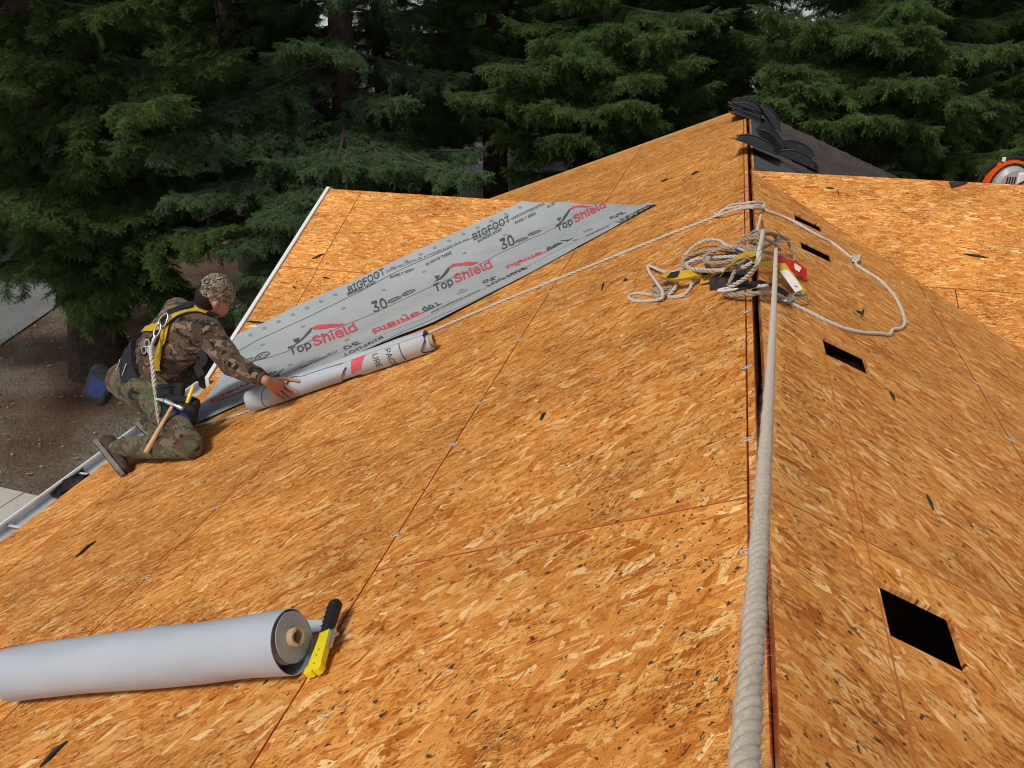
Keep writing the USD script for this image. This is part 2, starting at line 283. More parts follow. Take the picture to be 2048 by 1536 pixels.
mat('needles', (0.145, 0.230, 0.056), 0.6, color2=(0.052, 0.102, 0.030), scale=1.7, translucent=0.3, rand=0.35, spec=0.25)
mat('needles_blue', (0.150, 0.240, 0.098), 0.6, color2=(0.060, 0.115, 0.050), scale=1.7, translucent=0.3, rand=0.3, spec=0.3)
mat('far_roof', (0.50, 0.52, 0.55), 0.9, color2=(0.40, 0.41, 0.44), scale=4, rand=0.15)
mat('far_wall', (0.42, 0.42, 0.41), 0.8, var=0.1)
mat('window_glass', (0.03, 0.035, 0.04), 0.08, spec=0.6)
mat('litter', (0.42, 0.36, 0.26), 0.9, color2=(0.22, 0.16, 0.09), scale=3, rand=0.4)
mat('dry_grass', (0.16, 0.13, 0.055), 0.9, color2=(0.075, 0.085, 0.035), scale=0.8)
mat('orange_plastic', (0.78, 0.10, 0.012), 0.32, var=0.1, spec=0.5)
mat('grey_plastic', (0.36, 0.38, 0.40), 0.35, var=0.25, scale=18, spec=0.5)
# ground: brown needle litter with bare grey patches and thin grass
usdkit_nodes = {'tc': ('texture_coordinate', {}), 'a': ('noise_texture', {'scale': 0.55, 'detail': 4.0, 'roughness': 0.6}), 'ar': ('rgb_ramp', {'ramp': [(0.35, (0.105, 0.052, 0.034)), (0.5, (0.14, 0.097, 0.070)), (0.62, (0.185, 0.155, 0.125)), (0.75, (0.17, 0.145, 0.075))]}),
    'b': ('noise_texture', {'scale': 22.0, 'detail': 5.0, 'roughness': 0.7}), 'br': ('map_range', {'from_min': 0.3, 'from_max': 0.7, 'to_min': 0.55, 'to_max': 1.35}), 'm': ('vector_math', {'math_type': 'scale'}),
    'bp': ('bump', {'strength': 0.8, 'distance': 0.04}), 'p': ('principled_bsdf', {'roughness': 0.95, 'specular_ior_level': 0.1})}
MATS['soil'] = usdkit.material(stage, '/World/Looks/soil', usdkit_nodes, [('tc.object', 'a.vector'), ('tc.object', 'b.vector'), ('a.fac', 'ar.fac'), ('b.fac', 'br.value'), ('ar.color', 'm.vector1'), ('br.result', 'm.scale'), ('m.vector', 'p.base_color'), ('b.fac', 'bp.height'), ('bp.normal', 'p.normal')], surface='p.BSDF')
def camo(name, cols, scale, cuts=(0.42, 0.55, 0.60), fine=0.0):
    """Printed camouflage cloth: three layers of hard edged blotches on a ground colour."""
    n = {'tc': ('texture_coordinate', {}), 'p': ('principled_bsdf', {'roughness': 0.9, 'specular_ior_level': 0.12, 'sheen_weight': 0.1})}; l = []; c = None
    for i, (k, cut) in enumerate(zip(cols[1:], cuts)):
        n[f'm{i}'] = ('mapping', {'location': (3.3 * i, 1.7 * i, 5.1 * i), 'scale': (1.0, 1.0, 1.5)}); n[f'n{i}'] = ('noise_texture', {'scale': scale * (1 + 0.25 * i), 'detail': 2.5 + fine, 'roughness': 0.55, 'distortion': 0.5}); n[f'g{i}'] = ('map_range', {'from_min': cut - 0.008, 'from_max': cut + 0.008, 'clamp': True}); n[f'x{i}'] = ('mix_color', {'b': k})
        l += [('tc.object', f'm{i}.vector'), (f'm{i}.vector', f'n{i}.vector'), (f'n{i}.fac', f'g{i}.value'), (f'g{i}.result', f'x{i}.fac')]
        if c: l.append((c, f'x{i}.a'))
        else: n[f'x{i}'][1]['a'] = cols[0]
        c = f'x{i}.result'
    n['bn'] = ('noise_texture', {'scale': 26.0, 'detail': 3.0, 'distortion': 0.6}); n['b'] = ('bump', {'strength': 0.5, 'distance': 0.02})
    l += [('tc.object', 'bn.vector'), ('bn.fac', 'b.height'), ('b.normal', 'p.normal'), (c, 'p.base_color')]
    MATS[name] = usdkit.material(stage, '/World/Looks/' + name, n, l, surface='p.BSDF')
camo('camo_shirt', [(0.100, 0.066, 0.042), (0.215, 0.140, 0.092), (0.055, 0.036, 0.024), (0.012, 0.011, 0.012)], 9.0, (0.52, 0.54, 0.60))
camo('camo_trousers', [(0.135, 0.105, 0.065), (0.072, 0.088, 0.038), (0.085, 0.043, 0.028), (0.020, 0.020, 0.018)], 8.0, (0.50, 0.55, 0.62))
camo('camo_cap', [(0.20, 0.17, 0.12), (0.10, 0.075, 0.045), (0.34, 0.30, 0.23), (0.02, 0.018, 0.016)], 30.0, (0.5, 0.56, 0.60), 1.5)
Mt = MATS

# ------------------------------------------------------------------ ground, road, pavement
def sheet(poly, z, mat_, name, kind='structure', label=None, cat='ground', res=None):
    m = trimesh.creation.extrude_polygon(poly, 0.25, engine='earcut'); m.apply_translation((0, 0, z - 0.25))
    return obj(name, m, Mt[mat_], label=label, cat=cat, kind=kind)
def grid_ground():
    xs = np.r_[-400, -200, -100, -60, np.linspace(-34, 24, 59), 60, 120, 250, 400]; ys = np.r_[-300, -120, -50, -20, np.linspace(-8, 50, 59), 90, 160, 300, 600]
    X, Y = np.meshgrid(xs, ys); Z = GROUND + 0.05 * (meshkit.fbm(np.stack([X * 0.5, Y * 0.5, X * 0], -1), 3, 3) - 0.5) * (np.abs(X + 8) < 26) - 0.03
    v = np.stack([X, Y, Z], -1).reshape(-1, 3); n = len(xs); i = np.arange(len(ys) - 1)[:, None] * n + np.arange(n - 1)[None]
    f = np.vstack([np.stack([i, i + 1, i + n + 1], -1).reshape(-1, 3), np.stack([i, i + n + 1, i + n], -1).reshape(-1, 3)])
    return v, f
obj('ground', grid_ground(), Mt['soil'], smooth=True, label='bare brown ground of needle litter and dust below the trees', cat='ground', kind='structure')
ra, rb = onG(0, 690), onG(130, 600)
rd = unit([(rb - ra)[0], (rb - ra)[1], 0]); rn = np.array([-rd[1], rd[0], 0]); rn = rn if rn[0] < 0 else -rn
rc = [ra - rd * 60, ra + rd * 70, ra + rd * 70 + rn * 9, ra - rd * 60 + rn * 9]
sheet(Polygon([(q[0], q[1]) for q in rc]), GROUND + 0.0, 'asphalt', 'road', label='grey asphalt street seen under the spruce branches', cat='road')
# concrete walk at the lower left, cast in slabs
wk = tag(UsdGeom.Xform.Define(stage, '/World/pavement'), 'pale concrete walk at the lower left beyond the gutter', 'pavement', kind='structure')
we = onG(110, 1000, .03) - onG(0, 975, .03); we = unit([we[0], we[1], 0]); wn = np.array([we[1], -we[0], 0]); w0 = onG(0, 975, .03)
j0 = onG(60, 985); k0 = (j0 - w0) @ we
for i in range(-3, 4):
    a = w0 + we * (k0 + 1.5 * i + 0.006); b = w0 + we * (k0 + 1.5 * (i + 1) - 0.006)
    for r_ in range(2):
        c0, c1 = wn * (1.5 * r_ + 0.006), wn * (1.5 * r_ + 1.494)
        obj('slab', hullpts([q + np.array([0, 0, z]) for q in (a + c0, b + c0, a + c1, b + c1) for z in (-0.1, 0.012 + 0.003 * ((i + r_) % 2))]), Mt['concrete'], wk)

# ------------------------------------------------------------------ the house and its roof
K = math.hypot(1, PITCH); TH = 0.016
EX, YN, YF, WX1, RX1 = 3.9, -2.6, 10.60, -3.95, 6.6       # eave x, near and far rakes, left wing's end, right wing's end
house = tag(UsdGeom.Xform.Define(stage, '/World/house'), 'house with its gable roof stripped down to bare orange sheathing boards', 'house')
zL, zR = (lambda x, y: PITCH * x), (lambda x, y: -PITCH * x)
zLW, zRW = (lambda x, y: LW_Z - PITCH * (LW_Y - y)), (lambda x, y: -PITCH * (RW_Y - y))
zLWb, zRWb = (lambda x, y: LW_Z - PITCH * (y - LW_Y)), (lambda x, y: -PITCH * (y - RW_Y))
leftwing = Polygon([(LW_X, LW_Y), (-EX, LW_Y - (EX + LW_X)), (-9, LW_Y - (9 + LW_X)), (-9, LW_Y + (9 + LW_X))])
rightwing = Polygon([(0, RW_Y), (9, RW_Y - 9), (9, RW_Y + 9)])
def miter(c, d):
    """Ring c (n x 2, no repeat) moved to its left by d."""
    e = np.roll(c, -1, 0) - c; e /= np.linalg.norm(e, axis=1, keepdims=True); n1 = np.stack([-e[:, 1], e[:, 0]], 1); n0 = np.roll(n1, 1, 0)
    k = 1 + (n0 * n1).sum(1, keepdims=True); return c + d * (n0 + n1) / np.maximum(k, 0.3)
def panel(poly, zf, n, uvf, mat_, name='osb_panel', th=TH, parent=house, drop=0.0, bev=0.0021):
    if poly.is_empty: return
    n = np.asarray(n)
    for g in getattr(poly, 'geoms', [poly]):
        if g.geom_type != 'Polygon' or g.area < 0.002: continue
        g = g.simplify(1e-4); lift = lambda c, h: np.c_[c, [zf(*p) for p in c]] - n * (drop + h)
        rings = [(np.array(r.coords)[:-1], k == 0) for k, r in enumerate((g.exterior, *g.interiors))]
        rings = [(c if Polygon(c).exterior.is_ccw == ext else c[::-1], ext) for c, ext in rings]     # material always on the left
        ins = [miter(c, bev) for c, _ in rings]; gi = Polygon(ins[0], ins[1:])
        v, f = trimesh.creation.triangulate_polygon(gi, engine='earcut')
        a = v[f]; flip = np.cross(a[:, 1] - a[:, 0], a[:, 2] - a[:, 0]) < 0; f[flip] = f[flip][:, ::-1]
        off = rng.uniform(0, 40, 2); uv = np.array([uvf(*p) for p in v]) + off
        V, Fc, U, k = [lift(v, 0)], [f], [uv], len(v)
        for (c, ext), ci in zip(rings, ins):
            A, B, C = lift(ci, 0), lift(c, bev), lift(c, th)
            m = len(c); j = np.arange(m); jn = (j + 1) % m
            V += [A, B, C]; u0 = np.full((m, 2), (1000.0 if ext else 300.0)) + np.c_[j * 0.1, j * 0.3]; U += [u0, u0, u0]
            for o in (0, m): Fc.append(np.vstack([np.stack([k + o + j, k + o + m + j, k + o + m + jn], 1), np.stack([k + o + j, k + o + m + jn, k + o + jn], 1)]))
            k += 3 * m
        V.append(lift(v, th)); U.append(uv + 1000); Fc.append(f[:, ::-1] + k)
        obj(name, (np.vstack(V), np.vstack(Fc)), Mt[mat_], parent, uv=np.vstack(U))
uvL, uvR, uvW = (lambda x, y: (-x * K, y)), (lambda x, y: (x * K, y)), (lambda x, y: (x, y * K))
def sx(s): return s / K
gap = 0.0013
holes = []
for yc in (1.855, 3.61, 5.245, 5.945): holes.append(sbox(sx(0.315), yc - 0.095, sx(0.515), yc + 0.115))
rows = [(0.047, 1.264), (1.264, 2.481), (2.481, 3.698), (3.698, EX * K)]
butts = [2.13, 3.40, 2.10, 3.30]
# left slope: narrow strip along the ridge slot, then four courses of panels
for a, b in ((YN, 2.12), (2.12, 4.02), (4.02, 6.46), (6.46, 8.9), (8.9, YF)):
    w = 0.010 if a < 2 else 0.016
    panel(sbox(-sx(0.047) + gap, a + gap, -w, b - gap), zL, uNL, uvL, 'osb_left')
for (s0, s1), b0 in zip(rows, butts):
    k = -2
    while b0 + 2.44 * k < YF:
        y0, y1 = max(b0 + 2.44 * k, YN), min(b0 + 2.44 * (k + 1), YF); k += 1
        if y1 <= y0: continue
        panel(sbox(-sx(s1) + gap, y0 + gap, -sx(s0) - gap, y1 - gap).difference(leftwing), zL, uNL, uvL, 'osb_left')
# right slope, vent holes cut through; beyond the right wing it is still shingled
rowsR = [(0.012, 1.155), (1.155, 2.372), (2.372, 3.59), (3.59, EX * K)]
buttR = [2.14, 0.9, 2.0, 1.1]
for (s0, s1), b0 in zip(rowsR, buttR):
    k = -3
    while b0 + 2.44 * k < RW_Y:
        y0, y1 = max(b0 + 2.44 * k, YN), min(b0 + 2.44 * (k + 1), 7.0); k += 1
        if y1 <= y0: continue
        x0 = sx(s0) + gap
        if s0 < 0.1: x0 = 0.004 if y1 <= 2.2 else (0.017 if y0 < 4 else 0.012)
        p = sbox(x0, y0 + gap, sx(s1) - gap, y1 - gap).difference(rightwing)
        for h in holes: p = p.difference(h)
        panel(p, zR, uNR, uvR, 'osb_right')
# left wing's near slope (a white barge board closes its end), right wing's near slope
def wing(xa, xb, yr, zf, region, first, joints, mat_, course=1.217):
    y = yr
    for r_ in range(4):
        y1 = max(y - (course if r_ else course) / K, yr - 3.95)
        xs = [xa] + [j for j in joints[r_ % len(joints)] if xa < j < xb] + [xb]
        for i in range(len(xs) - 1):
            panel(sbox(xs[i] + gap, y1 + gap, xs[i + 1] - gap, y - gap).intersection(region), zf, uNW, uvW, mat_)
        y = y1
        if y <= yr - 3.95: break
lwn = leftwing.intersection(sbox(WX1, LW_Y - (EX + LW_X), 0, LW_Y)).intersection(sbox(-9, 0, 0, 20))
wing(WX1, -1.4, LW_Y, zLW, leftwing.intersection(sbox(WX1, LW_Y + LW_X - WX1 * 0 - EX - 0.0, 0, LW_Y)) if False else Polygon([(LW_X, LW_Y), (-EX, LW_Y - (EX + LW_X)), (WX1, LW_Y - (EX + LW_X)), (WX1, LW_Y)]), None, [[-3.61], [-3.60, -2.0]], 'osb_wing')
wing(0.0, RX1, RW_Y, zRW, Polygon([(0.0, RW_Y), (EX, RW_Y - EX), (RX1, RW_Y - EX), (RX1, RW_Y)]), None, [[2.6, 5.04], [1.30, 3.74], [2.5, 4.94], [3.5]], 'osb_wing')
# far slopes of the wings (turned away), far part of the right slope
panel(Polygon([(LW_X, LW_Y), (-EX, LW_Y + EX + LW_X), (WX1, LW_Y + EX + LW_X), (WX1, LW_Y)]), zLWb, unit([0, PITCH, 1]), uvW, 'osb_wing')
panel(Polygon([(0, RW_Y), (EX, RW_Y + EX), (RX1, RW_Y + EX), (RX1, RW_Y)]), zRWb, unit([0, PITCH, 1]), uvW, 'osb_wing')
farR = sbox(0.016, 6.9, EX, YF).difference(rightwing)
panel(farR, zR, uNR, uvR, 'osb_right')
# old dark felt and shingles on that far part of the right slope
panel(sbox(0.03, 7.0, EX, YF).difference(rightwing.buffer(0.02)), zR, uNR, uvR, 'grey_felt', name='felt_underlay', th=0.003, drop=-0.004)
panel(Polygon([(0.045, 7.02), (0.85, 7.85), (0.6, 7.95), (0.05, 7.65)]), zR, uNR, uvR, 'grey_felt', name='felt_underlay', th=0.003, drop=-0.0085)
slope = unit([1, 0, -PITCH])
for c in range(22):
    s0 = 0.10 + 0.143 * c; y0 = max(7.85 - 0.1 * (c % 3), sx(s0) + RW_Y + 0.10); off = 0.5 * (c % 2)
    yy = y0 - off * 0.3
    while yy < YF:
        a, b = max(yy, y0), min(yy + 0.32, YF + 0.02); yy += 0.325
        if b - a < 0.06: continue
        lift = 0.004 + rng.uniform(0, 0.003)
        P = [np.array([sx(s), y, -PITCH * sx(s)]) + uNR * h for s, h in ((s0, 0.0), (s0 + 0.30, 0.012 + lift)) for y in (a, b) ]
        P += [q - uNR * 0.004 for q in P]
        obj('shingle', hullpts([q + uNR * 0.006 for q in P]), Mt['shingle_grit'], house)
# ridge board under the slot
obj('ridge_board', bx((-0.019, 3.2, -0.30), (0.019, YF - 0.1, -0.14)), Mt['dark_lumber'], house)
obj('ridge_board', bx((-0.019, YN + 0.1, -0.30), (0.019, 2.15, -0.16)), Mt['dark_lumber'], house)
# rake boards: raw lumber on the far rake, white barge board on the left wing's end
def rake(a, b, w, h, up, mat_, name, side):
    a, b = np.asarray(a, float), np.asarray(b, float); P = []
    for q in (a, b):
        for o in (0, w):
            for k in (h, h - up): P.append(q + np.asarray(side) * o + np.array([0, 0, k]))
    obj(name, hullpts(P), Mt[mat_], house)
rake((-0.02, YF + 0.002, 0), (-EX, YF + 0.002, -PITCH * EX), 0.038, 0.012, 0.16, 'raw_lumber', 'rake_board', (0, 1, 0))
rake((0.02, YF + 0.002, 0), (EX, YF + 0.002, -PITCH * EX), 0.038, 0.004, 0.16, 'dark_lumber', 'rake_board', (0, 1, 0))
rake((WX1 - 0.004, LW_Y, LW_Z), (WX1 - 0.004, LW_Y - 2.45, LW_Z - PITCH * 2.45), 0.032, 0.018, 0.20, 'white_paint', 'barge_board', (-1, 0, 0))
rake((WX1 - 0.004, LW_Y + 0.001, LW_Z), (WX1 - 0.004, LW_Y + 2.45, LW_Z - PITCH * 2.45), 0.032, 0.018, 0.20, 'white_paint', 'barge_board', (-1, 0, 0))
rake((-0.02, YN - 0.002, 0), (-EX, YN - 0.002, -PITCH * EX), 0.038, 0.01, 0.16, 'raw_lumber', 'rake_board', (0, -1, 0))
rake((0.02, YN - 0.002, 0), (EX, YN - 0.002, -PITCH * EX), 0.038, 0.01, 0.16, 'raw_lumber', 'rake_board', (0, -1, 0))
# walls, gables, ceiling (the attic is dark)
ZE = -PITCH * EX
main = sbox(-3.45, YN + 0.25, 3.45, YF - 0.25).union(sbox(-3.75, LW_Y - 2.3, -3.4, LW_Y + 2.3)).union(sbox(3.4, RW_Y - 3.5, RX1 - 0.3, RW_Y + 3.5))
shell = main.difference(main.buffer(-0.15))
w_ = trimesh.creation.extrude_polygon(shell, ZE - 0.02 - GROUND + 0.3, engine='earcut'); w_.apply_translation((0, 0, GROUND - 0.3)); obj('wall', w_, Mt['siding'], house)
cl = trimesh.creation.extrude_polygon(main.buffer(-0.16), 0.05, engine='earcut'); cl.apply_translation((0, 0, ZE - 0.1)); obj('ceiling', cl, Mt['dark_lumber'], house)
so = trimesh.creation.extrude_polygon(sbox(-EX, YN, EX, YF).union(sbox(EX - .01, RW_Y - EX, RX1, RW_Y + EX)).difference(main), 0.012, engine='earcut'); so.apply_translation((0, 0, ZE - 0.16)); obj('soffit', so, Mt['white_paint'], house)
def gable(p3, d): obj('gable_wall', hullpts([np.asarray(q, float) + np.asarray(o) for q in p3 for o in ((0, 0, 0), d)]), Mt['siding'], house)
for y in (YN + 0.25, YF - 0.37): gable([(-3.45, y, ZE), (3.45, y, ZE), (0, y, -0.12)], (0, 0.12, 0))
gable([(-3.75, LW_Y - 2.2, ZE), (-3.75, LW_Y + 2.2, ZE), (-3.75, LW_Y, LW_Z - 0.09)], (0.12, 0, 0))
gable([(RX1 - 0.3, RW_Y - 3.5, ZE), (RX1 - 0.3, RW_Y + 3.5, ZE), (RX1 - 0.3, RW_Y, -0.12)], (-0.12, 0, 0))
obj('fascia', bx((-EX - 0.0, YN, ZE - 0.16), (-EX + 0.02, LW_Y - 2.46, ZE - 0.014)), Mt['white_paint'], house)
obj('fascia', bx((EX - 0.02, YN, ZE - 0.16), (EX, RW_Y - EX, ZE - 0.014)), Mt['white_paint'], house)
# eave gutter: a folded metal trough with a bright rolled lip and hangers
gy0, gy1 = YN, LW_Y - 2.50
prof = np.array([(0, -0.012), (0, -0.058), (-0.070, -0.064), (-0.085, -0.055), (-0.113, -0.035), (-0.118, -0.006), (-0.105, -0.003)])
inner = prof + np.array([(0, 0)] * 7); th = 0.0022
ring = LineString(prof).buffer(th, cap_style=2, join_style=2)
def along_y(poly, y0, y1, x, z):
    m = trimesh.creation.extrude_polygon(poly, y1 - y0, engine='earcut')   # x, z profile pulled along y
    v = m.vertices.copy(); m.vertices = np.c_[v[:, 0] + x, y0 + v[:, 2], v[:, 1] + z]; m.faces = m.faces[:, ::-1]; return m
gut = obj('gutter', along_y(ring, gy0, gy1, -EX - 0.004, ZE), Mt['gutter_metal'], house)
obj('gutter_lip', along_y(sbox(-0.126, -0.014, -0.112, 0.004), gy0, gy1, -EX - 0.004, ZE), Mt['white_paint'], gut)
for k in range(9):
    y = 0.35 + 0.61 * k; obj('hanger', bx((-EX - 0.115, y - 0.010, ZE - 0.024), (-EX - 0.004, y + 0.010, ZE - 0.021)), Mt['gutter_metal'], gut)
# chalk lines snapped on the right slope, and nail heads
def flat_line(q0, q1, w, n, mat_, name, parent):
    q = np.array([np.asarray(q0) + (np.asarray(q1) - np.asarray(q0)) * t for t in np.linspace(0, 1, 30)]) + np.asarray(n) * 0.0008
    obj(name, strip(q, w * (1 + 0.5 * rng.uniform(-1, 1, 30)), n, 0.0004), Mt[mat_], parent)
mat('chalk_red', (0.50, 0.115, 0.030), 0.9, color2=(0.44, 0.17, 0.05), scale=90)
flat_line((sx(.303), -0.4, -PITCH * sx(.303)), (sx(.303), 3.5, -PITCH * sx(.303)), 0.004, uNR, 'chalk_red', 'chalk_line', house)
flat_line((sx(.235), 2.2, -PITCH * sx(.235)), (sx(.52), -0.6, -PITCH * sx(.52)), 0.002, uNR, 'chalk_red', 'chalk_line', house)
# panel clips on the long joints
def clip(P, n, u, v):
    """A folded steel H clip: a flat loop standing a little out of the joint."""
    T = frame(P, u, v, n); c = []
    L, W, t, b = 0.021, 0.010, 0.0035, 0.0022
    for lo, hi in (((-L, -W, b), (L, -W + t, b + .0012)), ((-L, W - t, b), (L, W, b + .0012)), ((-L, -W, b), (-L + t, W, b + .0012)), ((L - t, -W, b), (L, W, b + .0012)), ((-L * .4, -.001, -.012), (L * .4, .001, b))): c.append(bx(lo, hi))
    obj('panel_clip', moved(cat_(*c), T), Mt['clip_metal'], house)
LY = np.array([0, 1.0, 0]); LU = unit([-1, 0, -PITCH]); RU = unit([1, 0, -PITCH])
for px in ((1490, 625), (1493, 735), (1495, 880), (1492, 1105), (1491, 540), (1490, 470)): 
    P = onL(*px); P[0] = -sx(.047); P[2] = zL(P[0], 0); clip(P, uNL, LU, LY)
for px in ((1040, 680), (950, 810), (905, 890), (795, 1070), (1095, 585), (1160, 497)):
    P = onL(*px); P[0] = -sx(1.264); P[2] = zL(P[0], 0); clip(P, uNL, LU, LY)
for px in ((435, 1015), (295, 1155), (120, 1330)):
    P = onL(*px); P[0] = -sx(2.481); P[2] = zL(P[0], 0); clip(P, uNL, LU, LY)
for px in ((1852, 600), (1960, 770), (2030, 885)):
    P = onR(*px); P[0] = sx(1.155); P[2] = zR(P[0], 0); clip(P, uNR, RU, LY)

# ------------------------------------------------------------------ underlayment laid over the valley, with its print
V0 = np.array([LW_X, LW_Y, LW_Z]); VD = unit([-1, -1, -PITCH])
EM = np.cross(VD, uNL); EM = EM if EM[0] > 0 else -EM
EW = np.cross(VD, uNW); EW = EW if EW[1] > 0 else -EW
VN = unit(uNL + uNW)
BR = 0.38                                          # half the width over which the sheet bridges the valley
def S0(a, b):
    bm = np.where(b > BR, b, np.where(b < -BR, 0, (b + BR) ** 2 / (4 * BR))); bw = bm - b
    return V0 + a[..., None] * VD + bm[..., None] * EM + bw[..., None] * EW
def wob(a, b):
    p = np.stack([a * 1.9, b * 3.2, a * 0], -1); q = np.stack([a * 6.0, b * 9.0, a * 0 + 4], -1)
    return 0.006 + 0.032 * (meshkit.noise(p, 5) - 0.35).clip(0) * np.clip(a / 2.2, 0.25, 1) + 0.006 * meshkit.noise(q, 8)
def S(a, b, h=0.0):
    a, b = np.broadcast_arrays(np.asarray(a, float), np.asarray(b, float)); w = np.clip((b / BR + 1) / 2, 0, 1)
    n = w[..., None] * uNL + (1 - w)[..., None] * uNW; n = n / np.linalg.norm(n, axis=-1, keepdims=True)
    return S0(a, b) + n * (wob(a, b) + h)[..., None]
def ab(px):
    """Where a pixel of the photograph falls on the laid sheet."""
    d = ray(*px); x = np.array([1.5, 0.3])
    g = lambda x: (lambda q: np.array([q @ RIGHT / (q @ FWD) - d @ RIGHT, q @ DOWN / (q @ FWD) - d @ DOWN]))(S(x[0], x[1]) - CAM)
    for _ in range(30):
        r0 = g(x); J = np.stack([(g(x + h) - r0) / 1e-4 for h in (np.array([1e-4, 0]), np.array([0, 1e-4]))], 1)
        st = np.linalg.solve(J, -r0); x = x + np.clip(st, -0.4, 0.4)
        if np.abs(st).max() < 1e-6: break
    return x
def capm(px, h):
    """Height in metres across the sheet of letters h pixels tall at px."""
    return abs((ab(px) - ab((px[0], px[1] - h)))[1])
ea, eb = [0.0, 1.3, 2.3, 2.72, 3.3, 3.91, 4.5], [1.44, 1.60, 1.69, 1.52, 1.32, 1.18, 1.05]
bmain = lambda a: np.interp(a, ea, eb)
us = thing('underlayment_sheet', 'grey printed roofing underlayment sheet unrolled along the valley between two slopes', 'underlayment')
na, nb = 280, 150
T_, U_ = np.meshgrid(np.linspace(0, 1, na), np.linspace(0, 1, nb), indexing='ij')
tp = np.array([ab(q) for q in ((1050, 403), (1100, 405), (1130, 403), (1152, 406), (1180, 409), (1205, 406), (1240, 409), (1270, 411), (1296, 405), (1315, 408))]); tp = tp[np.argsort(tp[:, 1])]
a_top = np.interp(-0.39 + U_ * 1.84, tp[:, 1], tp[:, 0]); a_end = 3.28 + 0.72 * U_ ** 0.8
A_ = a_top + (a_end - a_top) * T_; B_ = -0.39 + (bmain(A_) + 0.39) * U_
P_ = S(A_, B_).reshape(-1, 3)
i = (np.arange(na - 1)[:, None] * nb + np.arange(nb - 1)[None]).ravel(); Fq = np.vstack([np.stack([i, i + 1, i + nb + 1], 1), np.stack([i, i + nb + 1, i + nb], 1)])
nrm = np.cross(P_[Fq[0, 1]] - P_[Fq[0, 0]], P_[Fq[0, 2]] - P_[Fq[0, 0]])
if nrm[2] < 0: Fq = Fq[:, ::-1]
back = P_ - VN * 0.0015
sheetm = trimesh.Trimesh(np.vstack([P_, back]), np.vstack([Fq, Fq[:, ::-1] + len(P_)]), process=False)
obj('membrane', sheetm, Mt['underlayment'], us, smooth=True)
SERIF = set('T')
def printed(text, p0, p1, height, mat_, flip=False, bold=True, name='lettering', surf=None, parent=None, slabs=False, gapx=0.0):
    """Lettering on the sheet from p0 to p1 (a, b); flip turns it to be read from the other side."""
    m = meshkit.text_mesh(text, 1.0, 0.002, bold=bold); m = m.subdivide_to_size(0.35, max_iter=8) if isinstance(m, trimesh.Trimesh) else m; v = m.vertices.copy(); w = v[:, 0].max()
    if slabs: pass
    p0, p1 = np.asarray(p0, float), np.asarray(p1, float); ex = (p1 - p0) / w; up = np.array([ex[1], -ex[0]]); up = up / np.linalg.norm(up)
    if up[1] > 0: up = -up
    if flip: up = -up
    ab_ = p0 + v[:, :1] * ex + v[:, 1:2] * up * height
    pts = S(ab_[:, 0], ab_[:, 1], 0.0030) + VN * (v[:, 2:3] * 0.3)
    f = m.faces; q = pts[f]
    if np.einsum('ij,j->i', np.cross(q[:, 1] - q[:, 0], q[:, 2] - q[:, 0]), VN).sum() * 0 + ((p1 - p0)[0] * up[1] - (p1 - p0)[1] * up[0]) > 0: pass
    mm = trimesh.Trimesh(pts, f, process=False)
    obj(name, mm, Mt[mat_], parent or us)
def poly_ab(pts, mat_, name, h=0.0030):
    g = Polygon(pts); v, f = trimesh.creation.triangulate_polygon(g, engine='earcut'); m = trimesh.Trimesh(np.c_[v, v[:, 0] * 0], f, process=False).subdivide().subdivide()
    v = m.vertices; top = S(v[:, 0], v[:, 1], h); f = m.faces
    if np.cross(top[f[0, 1]] - top[f[0, 0]], top[f[0, 2]] - top[f[0, 0]]) @ VN < 0: f = f[:, ::-1]
    obj(name, trimesh.Trimesh(np.vstack([top, top - VN * .0008]), np.vstack([f, f[:, ::-1] + len(v)]), process=False), Mt[mat_], us)
def line_ab(pts, w, mat_, name):
    P = np.array(pts); s = np.r_[0, np.cumsum(np.linalg.norm(np.diff(P, axis=0), axis=1))]; t = np.linspace(0, s[-1], max(8, int(s[-1] / 0.03)))
    a, b = np.interp(t, s, P[:, 0]), np.interp(t, s, P[:, 1]); q = S(a, b, 0.0025); obj(name, strip(q, w, VN, 0.0006), Mt[mat_], us)
def quad(text, p0, p1, hpx, mat_, name='lettering', flip=False, bold=True, lean=-0.30):
    """Lettering whose baseline runs from p0 to p1 and whose capitals stand hpx tall, all given on the photograph."""
    a0, a1 = ab(p0), ab(p1); up = ab((p0[0] + lean * hpx, p0[1] - hpx)) - a0; m = meshkit.text_mesh(text, 1.0, 0.002, bold=bold); m = m.subdivide_to_size(0.35, max_iter=8) if isinstance(m, trimesh.Trimesh) else m; v = m.vertices; w = v[:, 0].max()
    q = a0 + v[:, :1] * (a1 - a0) / w + v[:, 1:2] * up; obj(name, trimesh.Trimesh(S(q[:, 0], q[:, 1], 0.0030) + VN * (v[:, 2:3] * 0.3), m.faces, process=False), Mt[mat_], us)
def logo(T0, E0, hpx, o, sc, black, block, red):
    """Word mark: dark first half, red second half, with a roof line above in two colours."""
    T0, E0 = np.array(T0, float), np.array(E0, float); d = E0 - T0; mid = T0 + d * 0.345
    quad('Top', T0, mid - d * 0.012, hpx, 'print_black'); quad('Shield', mid, E0, hpx * 1.15, 'print_red')
    for pts, m_ in ((black, 'print_black'), (block, 'print_black'), (red, 'print_red')): poly_ab([tuple(ab((o[0] + x / sc, o[1] + y / sc))) for x, y in pts], m_, 'roof_mark')
